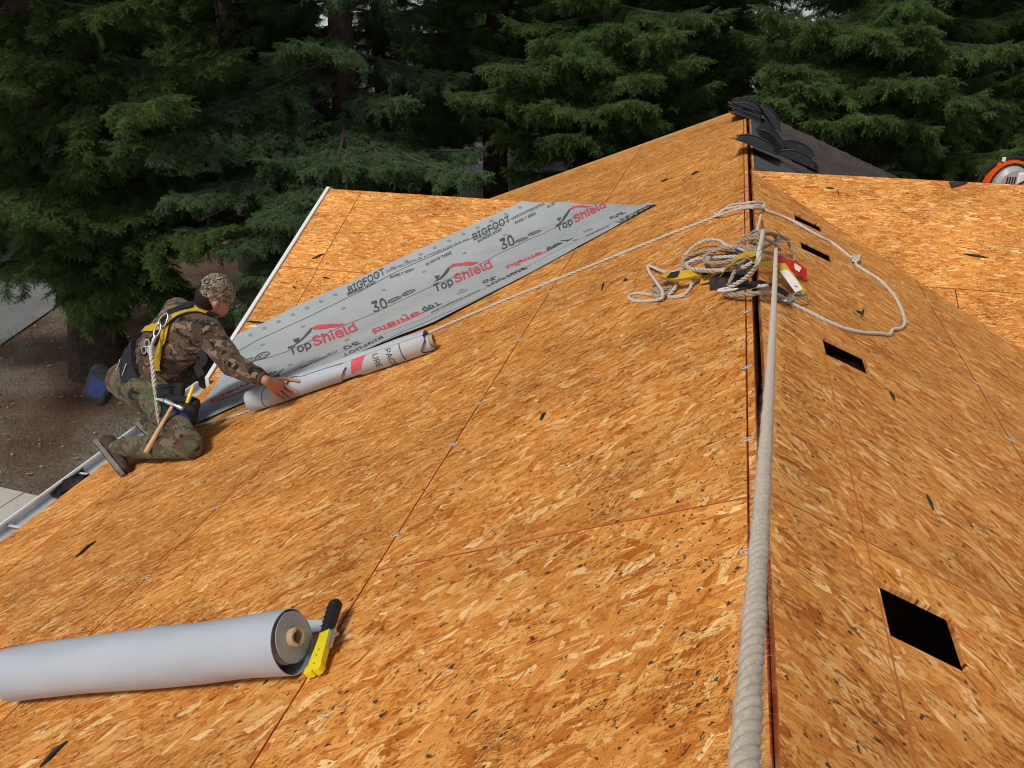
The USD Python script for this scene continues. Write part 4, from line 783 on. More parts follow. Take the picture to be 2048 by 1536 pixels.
snap_hook(onR(1572, 478, .09), onR(1550, 488, .10), .05, 'hook_frame')
band([(1470, 579, 'L', .045), (1500, 572, 'L', .055), (1525, 566, 'R', .055), (1550, 576, 'R', .04), (1575, 592, 'R', .03)], 0.032, 'webbing_black', 'black_strap', th=.006)
tg = thing('warning_tag', 'bright red plastic warning tag with white print beside the rope pile', 'tag')
for (a, b, w) in (((1554, 516), (1577, 530), .050), ((1579, 530), (1612, 550), .066)):
    p, q = onR(*a, .055), onR(*b, .03); m = strip(np.array([p, (p + q) / 2 + uNR * .004, q]), w, facing(p, uNR, 1.2), .004); obj('tag_plate', m, Mt['label_red'], tg)
p, q = onR(1587, 532, .054), onR(1600, 541, .047); obj('printed_mark', strip(np.array([p, q]) + facing(p, uNR, 1.2) * .006, .030, facing(p, uNR, 1.2), .0008), Mt['label_white'], tg)
obj('tie', tube(spline(lay_path([(1556, 515, 'R', .055), (1548, 508, 'R', .08), (1542, 503, 'R', .10)]), .01), .0025, 6), Mt['webbing_black'], tg)

# ------------------------------------------------------------------ black plastic roof vents heaped on the peak
def roof_vent():
    """A low slant-backed box vent: square flange, rounded hood with a lip and a slotted front."""
    x = thing('roof_vent', 'black plastic roof vent heaped on the ridge peak', 'roof vent', group=None)
    fl = hullpts([(sx_ * .205, sy * .205, z) for sx_ in (-1, 1) for sy in (-1, 1) for z in (0, .005)]); obj('flange', fl, Mt['black_plastic'], x)
    P = []
    for t in np.linspace(-1, 1, 15):
        for u, h, wv in ((-.150, .012, .150), (-.06, .058, .155), (.05, .082, .160), (.13, .088, .165), (.150, .072, .165)):
            P.append((wv * t, u, .006 + (h) * (1 - abs(t) ** 3.2 * .75)))
    P = np.array(P); Q = P.copy(); Q[:, 2] = .006
    obj('hood', hullpts(np.vstack([P, Q])), Mt['black_plastic'], x, smooth=35)
    q = np.array([(.172 * t, .158, .014 + .082 * (1 - abs(t) ** 2.6 * .8)) for t in np.linspace(-1, 1, 25)]); obj('lip', tube(q, .006, 8), Mt['black_plastic'], x, smooth=True)
    for k in range(7): obj('louvre', bx((-.13, .150, .012 + .009 * k), (.13, .1535, .016 + .009 * k)), Mt['black_plastic'], x)
    return x
protov = roof_vent()
def put(x, M_):
    p = x.GetPrim(); p.RemoveProperty('xformOp:translate'); xf = UsdGeom.Xformable(p); xf.ClearXformOpOrder(); xf.AddTransformOp().Set(Gf.Matrix4d(*[float(v) for v in np.asarray(M_).T.ravel()]))
def copy_of(x, name):
    r = UsdGeom.Xform.Define(stage, path_of(name, None)); r.GetPrim().GetReferences().AddInternalReference(x.GetPath()); r.GetPrim().SetInstanceable(True); return r
def pose(c, xd, nd):
    xd = -np.asarray(xd, float)
    n = unit(nd); x = unit(np.asarray(xd, float) - n * (np.asarray(xd, float) @ n)); return frame(c, x, np.cross(n, x), n)
Pk = lambda px, py, dp: at(px, py, dp)
vents = [  # (pixel of the base's middle, distance, x direction, normal, label)
    ((1494, 238), 9.30, (.88, -.15, -.36), (.30, .16, .94), 'black roof vent at the bottom of the stack on the left edge of the peak'),
    ((1495, 227), 9.30, (.88, -.22, -.38), (.32, .14, .94), 'black roof vent in the middle of the stack on the left edge of the peak'),
    ((1492, 217), 9.30, (.90, -.10, -.32), (.27, .16, .95), 'topmost black roof vent of the stack on the left edge of the peak'),
    ((1536, 240), 9.2, (.62, -.15, -.76), (.78, .10, .62), 'black roof vent standing steeply tilted right of the stack'),
    ((1512, 294), .05, (.90, -.20, -.36), (.30, .12, .95), 'black roof vent straddling the ridge at the lower left of the heap'),
    ((1548, 284), .07, (.70, -.10, -.70), (.70, -.25, .66), 'black roof vent lying face up in the middle of the heap'),
    ((1592, 303), .06, (.92, -.12, -.37), (.34, .12, .93), 'black roof vent on the shingles, upper one of the right pair'),
    ((1594, 322), .015, (.92, -.16, -.36), (.33, .10, .93), 'lowest black roof vent of the right pair, its lip towards the viewer')]
for i, (px, dp, xd, nd, lab) in enumerate(vents):
    v = protov if i == 0 else copy_of(protov, 'roof_vent'); put(v, pose(at(*px, dp) if dp > 3 else onR(*px, dp), xd, nd) @ np.diag([.97, 1.0, .88, 1]))
    tag(v, lab, 'roof vent', 'roof vents heaped on the peak')

# ------------------------------------------------------------------ scraps of old shingle and felt on the boards
def scrap(px, plane, pts, label, mat_='black_felt', name='shingle_scrap', h=0.0, curl=0.006):
    fn, n = {'L': (onL, uNL), 'R': (onR, uNR), 'W': (onLW, uNW), 'V': (onRW, uNW)}[plane]
    P = [fn(x, y, 0.001) for x, y in pts]; Q = [q + n * (0.005 + curl * ((i % 2))) for i, q in enumerate(P)]
    tag(obj(name, hullpts(P + Q), Mt[mat_]), label, 'shingle scrap')
def sliver(plane, a, b, w, label, mat_='black_felt'):
    w = w * 0.42
    a, b = np.array(a, float), np.array(b, float); d = (b - a); nn = np.array([-d[1], d[0]]) / np.linalg.norm(d)
    scrap(a, plane, [a, a + d * .3 + nn * w / 2, b, a + d * .6 - nn * w / 2, a + d * .1 - nn * w * .3], label, mat_)
scrap(0, 'V', [(1897, 364), (1935, 366), (1930, 369), (1903, 377)], 'dark triangular shingle scrap just below the right wing ridge')
sliver('V', (1925, 508), (1978, 517), 8, 'long dark shingle sliver on the right wing slope')
sliver('V', (1650, 376), (1668, 378), 4, 'tiny dark shingle chip high on the right wing near the valley')
sliver('V', (1675, 380), (1678, 394), 3, 'thin brown splinter on the right wing below the tiny chip')
sliver('L', (1322, 364), (1338, 358), 6, 'small dark shingle scrap on the upper left slope, left of a pair')
sliver('L', (1382, 350), (1398, 343), 6, 'small dark shingle scrap on the upper left slope, right of a pair')
sliver('W', (624, 518), (650, 508), 9, 'dark shingle scrap lying across the joint of the left wing slope')
sliver('W', (586, 573), (592, 578), 8, 'small dark dot of shingle on the left wing beside its joint')
sliver('W', (645, 555), (660, 558), 6, 'dark shingle chip in the middle of the left wing slope')
sliver('W', (492, 643), (536, 648), 9, 'long black shingle strip at the lower end of the left wing')
sliver('W', (497, 652), (522, 656), 9, 'pale torn paper scrap beside the black strip on the left wing', 'label_white')
sliver('L', (152, 1115), (192, 1083), 7, 'long black shingle sliver on the left slope near the gutter')
sliver('L', (80, 1536), (136, 1483), 13, 'black shingle strip at the bottom left corner below the foreground roll')
sliver('L', (1203, 582), (1209, 565), 6, 'small curved black scrap left of the rope coil')
sliver('L', (1247, 562), (1256, 560), 8, 'brown shingle crumb just left of the rope coil')
sliver('L', (1080, 842), (1092, 826), 9, 'dark shingle crumb in the middle of the left slope')
sliver('L', (1116, 810), (1150, 800), 6, 'small tan splinter in the middle of the left slope', 'raw_lumber')
sliver('R', (1712, 622), (1724, 630), 6, 'dark wood splinter inside the rope loop, left of two')
sliver('R', (1722, 634), (1728, 615), 8, 'dark wood splinter inside the rope loop, right of two')
sliver('R', (1778, 783), (1789, 802), 7, 'dark splinter on the right slope below the second vent hole')
sliver('R', (1852, 990), (1866, 1022), 5, 'thin brown splinter on the right slope above the nearest vent hole')
sliver('L', (630, 1312), (646, 1297), 4, 'small brown shingle chip beside the yellow tacker')
# crumbs of old roofing thick along the ridge, thinner farther down
cr = []
for k in range(900):
    sgn_ = -1 if rng.random() < .62 else 1; u = (0.05 + rng.exponential(.16)) if rng.random() < .6 else rng.uniform(.05, 2.6); y = rng.uniform(.6, 8.5)
    if u > 3 or (sgn_ > 0 and y > RW_Y - u - .1) or (sgn_ < 0 and u > 1.0 and y > 5) or (sgn_ > 0 and .29 < u < .54 and any(abs(y - h) < .14 for h in (1.86, 3.62, 5.25, 5.95))): continue
    n_ = uNL if sgn_ < 0 else uNR; c = np.array([sgn_ * sx(u), y, -PITCH * sx(u)]) + n_ * .0006; s_ = rng.uniform(.0015, .0048); a = rng.uniform(0, 6.28); e1 = unit(np.cross(n_, [0, 1, 0])); e2 = np.cross(n_, e1); p = e1 * math.cos(a) + e2 * math.sin(a); q = np.cross(n_, p)
    cr.append([c - p * s_ * 1.4, c - q * s_ * .8, c + p * s_ * 1.2 + q * s_ * .3, c + q * s_, c + n_ * s_ * .8])
V_ = np.array(cr).reshape(-1, 3); i = np.arange(len(cr))[:, None] * 5
tag(obj('roofing_crumbs', (V_, np.vstack([i + f for f in ([0, 1, 4], [1, 2, 4], [2, 3, 4], [3, 0, 4])])), Mt['black_felt']), 'tiny black crumbs of old roofing strewn over the boards near the ridge', 'debris', kind='stuff')
# felt in the gutter
for (y0, y1, lab) in ((3.70, 4.0, 'black felt scrap folded into the gutter beside the worker\'s boot'),):
    q = np.array([(-EX - 0.02 - .09 * t, y0 + (y1 - y0) * u + .05 * t, ZE - .012 - .03 * math.sin(math.pi * t) + .012 * math.sin(9 * u + 4 * t)) for u in np.linspace(0, 1, 8) for t in np.linspace(0, 1, 7)])
    if y0 < 3.5: q[:, 0] = -EX - .115 + (q[:, 0] + EX + .115) * .25; q[:, 2] += .012
    i = (np.arange(7)[:, None] * 7 + np.arange(6)[None]).ravel(); f = np.vstack([np.stack([i, i + 7, i + 8], 1), np.stack([i, i + 8, i + 1], 1)])
    tag(obj('felt_scrap', (np.vstack([q, q + [0, 0, .003]]), np.vstack([f[:, ::-1], f + len(q)])), Mt['black_felt']), lab, 'felt scrap')

# ------------------------------------------------------------------ backpack blower behind the right wing's ridge
bl = thing('leaf_blower', 'orange and grey backpack leaf blower standing behind the right wing ridge', 'leaf blower')
bc = at(2020, 357, 7.6); bx_, by_ = RIGHT.copy(), np.array([FWD[0], FWD[1], 0]); bx_[2] = 0; bx_ = unit(bx_); by_ = unit(by_); BT = frame(bc, bx_, by_, [0, 0, 1])
arch = np.array([(0.205 * math.cos(a), 0.0, -0.16 + 0.30 * math.sin(a) ** 0.75) for a in np.linspace(math.pi, 0, 30)])
obj('frame', moved(strip(arch, 0.07, np.array([[math.cos(a), 0, math.sin(a)] for a in np.linspace(math.pi, 0, 30)]), .022), BT), Mt['orange_plastic'], bl, smooth=40)
eng = cat_(hullpts([(.155 * math.cos(a) * k, y, -.06 + .175 * math.sin(a) * k) for a in np.linspace(0, 2 * math.pi, 28) for y, k in ((-.05, 1), (.10, 1), (-.085, .82))]))
obj('engine_cover', moved(eng, BT), Mt['grey_plastic'], bl, smooth=30)
obj('air_filter', moved(bx((.01, -.115, -.10), (.15, -.08, .07), .012), BT), Mt['label_white'], bl)
for k in range(4): obj('cooling_slot', moved(bx((-.075 + .022 * k, -.090, -.08), (-.065 + .022 * k, -.083, .03)), BT), Mt['tool_black'], bl)
obj('recoil_handle', moved(tube(np.array([(-.01, -.11, -.05), (.03, -.12, -.02), (.07, -.12, 0)]), .010, 8), BT), Mt['tool_black'], bl)
hq = np.array([(-.10, 0, .135), (-.085, 0, .165), (-.03, 0, .18), (.05, 0, .18), (.085, 0, .17), (.10, 0, .135)]); obj('carry_handle', moved(tube(spline(hq, .01), .013, 8), BT), Mt['tool_black'], bl, smooth=True)
for x in (-.098, .098): obj('buckle', moved(bx((x - .016, -.018, .145), (x + .016, .0, .185), .006), BT), Mt['label_white'], bl)
tq = np.array([(-.20, .05, -.25), (-.25, .04, -.08), (-.22, .03, .05), (-.14, .02, .12)]); obj('shoulder_strap', moved(strip(spline(tq, .02), .045, [(-1, 0, .3)], .008), BT), Mt['webbing_black'], bl)
obj('base', moved(bx((-.2, -.1, -.36), (.2, .14, -.22), .02), BT), Mt['tool_black'], bl)

# ------------------------------------------------------------------ spruces
def spray(seed, L=0.24, n_side=3, tri=1.0):
    """One spray of stubby spruce shoots: a short stem along +x with a few side shoots, every shoot thick with needles like a bottle brush."""
    g = np.random.default_rng(seed); V = []
    shoots = [(np.zeros(3), np.array([1.0, 0, 0.0]), L)]
    for k in range(n_side):
        for sd in (-1, 1):
            t = 0.05 + 0.62 * (k + 0.45 * (sd > 0)) / n_side + g.uniform(-.03, .03); ln = g.uniform(.085, .135) * (1.1 - .35 * t)
            a = math.radians(g.uniform(34, 60)) * sd; d = unit([math.cos(a), math.sin(a), g.uniform(-.55, .15)]); shoots.append((np.array([t * L, 0, 0]), d, ln))
    for o, d, ln in shoots:
        u = unit(np.cross(d, [0.02, 0.01, 1])); w = np.cross(u, d); m = max(8, int(ln / 0.0030 * tri))
        for k in range(m):
            f = (k + g.uniform(0, 1)) / m; s = ln * f; a = g.uniform(0, 2 * math.pi)
            r = unit(u * math.cos(a) + w * (math.sin(a) * .95 + .15)); q = unit(d * (g.uniform(.15, .55) + .8 * f ** 3) + r * .9); nl = 0.026 * g.uniform(.8, 1.15) * (.75 + .5 * math.sin(math.pi * min(1, f * .9 + .1))); sdv = unit(np.cross(q, g.normal(0, 1, 3))) * 0.0034
            p = o + d * s - np.array([0, 0, 0.10 * (s + o[0]) ** 2 / L]); V.append([p - sdv, p + sdv, p + q * nl])
        p0, p1 = o, o + d * ln * .95; t = unit(np.cross(d, [0, .3, 1])) * 0.002; V += [[p0 - t, p0 + t, p1]]
    V = np.array(V, float).reshape(-1, 3); return V, np.arange(len(V)).reshape(-1, 3)
SPR = UsdGeom.Scope.Define(stage, '/World/Looks/sprays') if False else None
class Crown:
    """Collects sprays: point, direction, up, scale, kind."""
    def __init__(s): s.P, s.D, s.U, s.S, s.K = [], [], [], [], []
    def add(s, p, d, u, sc, k): s.P.append(p); s.D.append(d); s.U.append(u); s.S.append(sc); s.K.append(k)
    def build(s, parent, mat_name, nk=3, seed0=0):
        pi = UsdGeom.PointInstancer.Define(stage, path_of('crown', parent)); base = str(pi.GetPath())
        UsdGeom.Scope.Define(stage, base + '/spray_kinds')
        for k in range(nk):
            usdkit.mesh(stage, f'{base}/spray_kinds/spray_{k:03d}', spray(seed0 + 11 + k, 0.23, 3 + (k % 2), 1.0), Mt[mat_name]); pi.CreatePrototypesRel().AddTarget(f'{base}/spray_kinds/spray_{k:03d}')
        D = np.array(s.D); D /= np.linalg.norm(D, axis=1, keepdims=True); U = np.array(s.U); Y = np.cross(U, D); Y /= np.maximum(np.linalg.norm(Y, axis=1, keepdims=True), 1e-6); Z = np.cross(D, Y)
        R_ = np.stack([D, Y, Z], 2); from_ = []
        tr = R_[:, 0, 0] + R_[:, 1, 1] + R_[:, 2, 2]
        from scipy.spatial.transform import Rotation
        q = Rotation.from_matrix(R_).as_quat()
        pi.CreatePositionsAttr(Vt.Vec3fArray.FromNumpy(np.array(s.P, np.float32)))
        pi.CreateOrientationsAttr(Vt.QuathArray([Gf.Quath(float(a[3]), float(a[0]), float(a[1]), float(a[2])) for a in q]))
        pi.CreateScalesAttr(Vt.Vec3fArray.FromNumpy(np.repeat(np.array(s.S, np.float32)[:, None], 3, 1)))
        pi.CreateProtoIndicesAttr(Vt.IntArray.FromNumpy(np.array(s.K, np.int32) % nk))
        tag(pi, kind='stuff')
def limb(C, g, p0, az, L, droop, rise, dense=1.0, wide=0.42, sc=1.0, start=0.30):
    """A spruce limb from p0: sags, lifts at the tip, carries flat side branches hung with sprays. Returns its wood."""
    d0 = np.array([math.cos(az), math.sin(az), 0]); sd = np.array([-d0[1], d0[0], 0]); n = 14; t = np.linspace(0, 1, n); bend = g.uniform(-.12, .12)
    q = np.asarray(p0) + (L * t)[:, None] * d0 + (bend * L * t ** 2)[:, None] * sd; q[:, 2] += -droop * L * t ** 1.3 + rise * L * t ** 3
    wood = [tube(q, np.linspace(0.012 + 0.012 * L, 0.006, n), 5, False)]
    at_ = lambda u: np.array([np.interp(u, t, q[:, k]) for k in range(3)])
    tan = lambda u: unit(at_(min(1, u + .03)) - at_(max(0, u - .03)))
    step = 0.12 / dense; u = start
    while u < 0.985:
        p, d = at_(u), tan(u)
        for s_ in (-1, 1):
            if g.random() < .08: continue
            bl = (wide * L * (1 - u) ** 0.8 + 0.16) * g.uniform(.55, 1.15); a = math.radians(g.uniform(48, 72)); bd = unit(d * math.cos(a) + sd * s_ * math.sin(a) + np.array([0, 0, g.uniform(-.12, .10)]))
            k = 0.0
            while k < bl:
                w_ = p + bd * k - np.array([0, 0, 0.45 * k * k]); hang = g.uniform(-.75, .05)
                dd = unit(bd * 0.8 + d * g.uniform(.0, .7) + np.array([0, 0, hang]) + g.normal(0, .18, 3)); C.add(w_, dd, unit(np.array([0, 0, 1.0]) + g.normal(0, .35, 3)), sc * g.uniform(.75, 1.2), int(g.integers(0, 100)))
                if g.random() < 0.5:
                    for j in range(int(g.integers(1, 3))): C.add(w_ - np.array([0, 0, .10 * j * sc]), unit(np.array([0, 0, -1.0]) + bd * .45 + g.normal(0, .28, 3)), unit(bd + g.normal(0, .3, 3)), sc * g.uniform(.65, 1.05), int(g.integers(0, 100)))
                k += 0.115 / dense * sc
        u += step / L * (0.8 + 0.4 * g.random()) * sc
    for k in range(4): C.add(at_(1 - .05 * k), unit(tan(.97) + g.normal(0, .22, 3)), np.array([0, 0, 1.0]), sc * g.uniform(.7, 1.0), k)
    return wood
def spruce(base, H, R, lo, label, seed, mat_name='needles', nl=60, trunk=0.3, dense=1.0, sc=1.0, hero=(), sparse_top=True, bare=True, azr=None, vis=6.6, wide=.42):
    g = np.random.default_rng(seed); b = np.array([base[0], base[1], GROUND - .1]); tr = thing('spruce_tree', label, 'spruce tree', b, group=None)
    n = 16; z = np.linspace(0, H, n); wv = g.normal(0, .03, (n, 2)).cumsum(0) * .5
    q = np.c_[wv, z]; rad = trunk * (1 - z / H) ** .8 + .02; rad[0] *= 1.45
    obj('trunk', tube(q, rad, 14), Mt['bark'], tr, smooth=True)
    C = Crown(); wood = []; ga = g.uniform(0, 6.28); cx_ = lambda zz: np.array([np.interp(zz, z, q[:, 0]), np.interp(zz, z, q[:, 1]), zz])
    for i in range(nl):
        zz = lo + (min(vis, H * .93) - lo) * (i + g.uniform(0, .8)) / nl; ga += 2.4 + g.uniform(-.35, .35); az = ga if azr is None else azr[0] + (azr[1] - azr[0]) * ((ga * .159) % 1)
        L = R * (1 - .75 * zz / H) * g.uniform(.72, 1.12)
        wood += limb(C, g, cx_(zz), az, L, g.uniform(.10, .30), g.uniform(.12, .28), dense, wide, sc)
    for zz, az, L, dr, rs, w_ in hero: wood += limb(C, g, cx_(zz), az, L, dr, rs, 1.15, w_, start=.22)
    for zz in np.arange(vis, H * .97, .55):            # crown above the picture: coarser
        for k in range(5):
            ga += 1.3; wood += limb(C, g, cx_(zz), ga, max(.35, R * 1.12 * (1 - zz / H) ** .8 + .25), .15, .1, .45, .5, 2.1, .15)
    if bare:
        for k in range(26):
            zz = g.uniform(1.0, lo + 2.5); a = g.uniform(0, 6.28); L = g.uniform(.5, 1.7); t = np.linspace(0, 1, 7); p = cx_(zz) + np.outer(t * L, [math.cos(a), math.sin(a), -.12]); p[:, 2] -= .25 * L * t ** 2; p += g.normal(0, .015, p.shape); wood.append(tube(p, np.linspace(.012, .003, 7), 4, False))
    obj('limbs', cat_(*wood), Mt['dead_twig'], tr, kind='stuff')
    C.build(tr, mat_name, 3, seed)
    return tr
def tree_at(px, depth): q = at(px, 300, depth); return (q[0], q[1])
def az_to(base, zz, px):
    """azimuth, length of a limb from a tree at height zz to a pixel at a distance"""
    e = at(*px); b = np.array([base[0], base[1], GROUND - .1 + zz]); d = e - b; return math.atan2(d[1], d[0]), float(np.hypot(d[0], d[1])), float(-d[2])
def hero(base, items):
    out = []
    for px, zz, w_ in items:
        a, L, drop = az_to(base, zz, px); rs = .16; out.append((zz, a, L, drop / L + rs, rs, w_))
    return out
b1 = onG(205, 735)[:2]
spruce(b1, 15, 3.4, 2.1, 'big old spruce at the left with a thick grey trunk behind the worker', 3, 'needles', 34, .34, bare=False, hero=hero(b1, [((20, 60, 11.0), 5.4, .34), ((195, 70, 11.2), 5.0, .34), ((95, 130, 10.6), 5.0, .3), ((210, 150, 11.0), 4.6, .34), ((130, 250, 10.8), 4.3, .32), ((230, 330, 11.2), 3.9, .34), ((20, 330, 11.2), 4.0, .4), ((20, 430, 11.0), 3.5, .36), ((120, 500, 11.2), 3.3, .36), ((60, 545, 11.4), 3.0, .36), ((150, 560, 11.6), 3.0, .34), ((330, 420, 11.8), 3.6, .3), ((235, 640, 12.0), 2.2, .3), ((310, 600, 12.2), 2.4, .3), ((360, 545, 12.2), 2.7, .34), ((300, 510, 11.9), 2.9, .34), ((250, 590, 11.8), 2.5, .34), ((200, 620, 11.6), 2.4, .34), ((420, 600, 12.6), 2.3, .34), ((170, 470, 11.3), 3.3, .34), ((250, 440, 11.4), 3.5, .34), ((390, 500, 12.2), 2.9, .34)]))
b2 = tree_at(700, 14.2)
spruce(b2, 14, 2.7, 2.0, 'spruce with a long bluish bough reaching left above the worker', 4, 'needles_blue', 26, .24, hero=hero(b2, [((200, 280, 11.2), 4.3, .24), ((300, 310, 11.0), 4.1, .26), ((385, 232, 11.6), 4.6, .24), ((470, 500, 11.2), 3.2, .26), ((400, 400, 11.0), 3.6, .28), ((520, 440, 11.0), 3.4, .3), ((600, 400, 11.4), 3.5, .3), ((700, 330, 11.6), 3.9, .32), ((820, 330, 12.0), 3.8, .3), ((930, 360, 12.0), 3.6, .24), ((560, 560, 11.4), 2.6, .3), ((640, 480, 11.8), 2.9, .3), ((480, 620, 11.8), 2.0, .25)]))
b3 = tree_at(1190, 15.0)
spruce(b3, 14, 2.5, 2.3, 'bright green spruce behind the far end of the left slope', 5, 'needles', 26, .26, hero=hero(b3, [((1432, 24, 12.6), 5.4, .24), ((1360, 60, 12.4), 5.1, .26), ((1250, 50, 12.4), 5.2, .26), ((1100, 80, 12.2), 5.0, .28), ((945, 190, 12.2), 4.6, .28), ((1010, 130, 12.0), 4.8, .3), ((1180, 110, 12.0), 4.8, .3), ((1310, 150, 12.2), 4.6, .3), ((1400, 115, 12.6), 4.7, .26), ((1080, 210, 12.0), 4.2, .3), ((1230, 200, 12.0), 4.2, .3), ((1150, 270, 12.2), 3.7, .3), ((1310, 240, 12.6), 4.0, .26), ((1240, 330, 13.0), 3.3, .26)]))
b4 = tree_at(1730, 14.6)
spruce(b4, 15, 2.9, 2.4, 'dense dark green spruce rising behind the shingled end of the roof', 6, 'needles', 34, .28, hero=hero(b4, [((1490, 190, 12.0), 4.4, .3), ((1560, 130, 11.8), 4.8, .3), ((1620, 40, 11.8), 5.3, .3), ((1700, 60, 11.4), 5.2, .32), ((1800, 50, 11.6), 5.3, .32), ((1860, 90, 11.8), 5.1, .3), ((1900, 200, 12.0), 4.5, .3), ((1760, 160, 11.4), 4.8, .34), ((1650, 170, 11.6), 4.7, .34), ((1700, 230, 11.6), 4.3, .34), ((1820, 250, 11.8), 4.2, .32), ((1600, 240, 12.0), 4.1, .3), ((1870, 290, 12.4), 3.8, .3)]))
spruce(tree_at(490, 17.5), 15, 2.6, 3.2, 'spruce with a straight bare dark trunk between the two left trees', 7, 'needles', 44, .30, dense=.8)
spruce(tree_at(1000, 17.0), 14, 2.3, 3.0, 'spruce behind the gap between the bluish and the bright green trees', 8, 'needles', 44, .26, dense=.8)
spruce(tree_at(1375, 18.2), 14, 2.0, 3.8, 'thin spruce in the dark gap above the roof peak', 9, 'needles', 36, .2, dense=.7)
spruce(tree_at(2010, 16.0), 14, 2.8, 2.0, 'dark spruce at the right edge above the leaf blower', 10, 'needles', 44, .26, dense=.85)
spruce(tree_at(-560, 15.5), 15, 3.2, 2.0, 'spruce at the left edge overhanging the grey street', 12, 'needles', 44, .3, dense=.9, bare=False)
k = 0
for px, dp, lab in ((60, 21, 'dark background spruce far left across the needle covered ground'), (330, 23, 'dark background spruce left of the bare straight trunk'), (500, 22.5, 'dark background spruce right of the bare straight trunk'), (980, 25, 'dark background spruce deep in the gap left of centre'), (1060, 22, 'dark background spruce behind the bright green tree'), (1260, 23.5, 'dark background spruce in the shadow left of the roof peak'), (1800, 22, 'dark background spruce right of the roof peak'), (1930, 22.5, 'dark background spruce behind the dense right tree'), (2120, 21, 'dark background spruce at the far right edge')):
    k += 1; spruce(tree_at(px, dp), 15, 3.3, 0.9, lab, 20 + k, 'needles', 78, .26, dense=.7, wide=.5, bare=False, sc=1.7)

for px, dp, lab in ((-60, 31, 'farthest dark spruce at the left edge of the wood'), (230, 30, 'farthest dark spruce seen past the thick old trunk'), (450, 33, 'farthest dark spruce directly behind the bare straight trunk'), (1030, 31, 'farthest dark spruce left of the neighbouring grey roof'), (1180, 32, 'farthest dark spruce right of the neighbouring grey roof'), (1390, 31, 'farthest dark spruce left of the pale house in the gap'), (1790, 32, 'farthest dark spruce behind the dense right hand tree'), (1960, 31, 'farthest dark spruce near the right edge'), (540, 36, 'farthest dark spruce in the middle of the left wood')):
    k += 1; spruce(tree_at(px, dp), 16, 4.0, 0.6, lab, 40 + k, 'needles', 64, .3, dense=.7, wide=.5, bare=False, sc=2.4)

spruce(tree_at(768, 26), 15, 1.5, 1.0, 'slender dark spruce in front of the white house left of centre', 71, 'needles', 50, .2, dense=.7, sc=1.6, bare=False)

# ------------------------------------------------------------------ what shows through the trees: neighbour's roof, a pale house, a fence
def house_far(px, dp, w, d, h, rot, label, wallm='far_wall', z0=None):
    q = at(px, 300, dp); x = thing('neighbour_house', label, 'house', (q[0], q[1], GROUND), rotz=rot)
    obj('wall', bx((-w / 2, -d / 2, 0), (w / 2, d / 2, h)), Mt[wallm], x)
    rf = UsdGeom.Xform.Define(stage, path_of('roof', x)); rh = d * .28; e = .35
    for s_ in (-1, 1):
        rows_ = 14
        for r_ in range(rows_):
            a, b = r_ / rows_, (r_ + 1) / rows_; y = lambda u: s_ * (d / 2 + e) * (1 - u); z = lambda u: h - .1 + (rh + .1) * u
            obj('shingle_course', hullpts([(sx_ * (w / 2 + e), y(u), z(u) + o) for sx_ in (-1, 1) for u, o in ((a, .03), (b + .02, .005), (a, .0), (b, -.02))]), Mt['far_roof'], rf)
    for s_ in (-1, 1): obj('gable', hullpts([(s_ * w / 2, -d / 2, h), (s_ * w / 2, d / 2, h), (s_ * w / 2, 0, h + rh), (s_ * (w / 2 - .1), -d / 2, h), (s_ * (w / 2 - .1), d / 2, h), (s_ * (w / 2 - .1), 0, h + rh)]), Mt[wallm], x)
    for k in range(4):
        xx = -w / 2 + w * (k + .5) / 4; wn_ = obj('window', bx((xx - .55, -d / 2 - .04, .9), (xx + .55, -d / 2 - .005, 2.1)), Mt['white_paint'], x); obj('pane', bx((xx - .46, -d / 2 - .055, 1.0), (xx + .46, -d / 2 - .042, 2.0)), Mt['window_glass'], wn_)
    obj('gutter', bx((-w / 2 - e, -d / 2 - e - .1, h - .2), (w / 2 + e, -d / 2 - e, h - .06)), Mt['tool_black'], x)
sq = at(1040, 350, 19.0)
shed = thing('garden_shed', 'low garden shed with a pale grey shingled roof in the gap between the trees', 'shed', (sq[0], sq[1], GROUND), rotz=.22)
obj('wall', bx((-1.1, -.7, 0), (1.1, 1.6, 1.15)), Mt['far_wall'], shed)
for r_ in range(9):
    for c_ in range(8):
        x0 = -1.3 + .33 * c_ - .16 * (r_ % 2); y0, z0 = -.85 + .21 * r_, 1.12 + .125 * r_
        obj('shingle', hullpts([(x0 + u * .322, y0 + v, z0 + v * .595 + h) for u in (0, 1) for v, h in ((0, .03), (.24, .008), (0, .012), (.24, -.01))]), Mt['far_roof'], shed)
obj('gutter', bx((-1.35, -.97, 1.02), (1.35, -.87, 1.12)), Mt['tool_black'], shed)
obj('back_roof', hullpts([(-1.4, 1.05, 2.2), (1.4, 1.05, 2.2), (-1.4, 1.9, 1.6), (1.4, 1.9, 1.6), (-1.4, 1.05, 2.16), (1.4, 1.05, 2.16)]), Mt['far_roof'], shed)
house_far(720, 47, 16, 8, 3.6, -.2, 'white house glimpsed far behind the trees left of centre')
house_far(1500, 46, 14, 8, 3.2, .1, 'pale house far behind the dark gap above the roof peak')
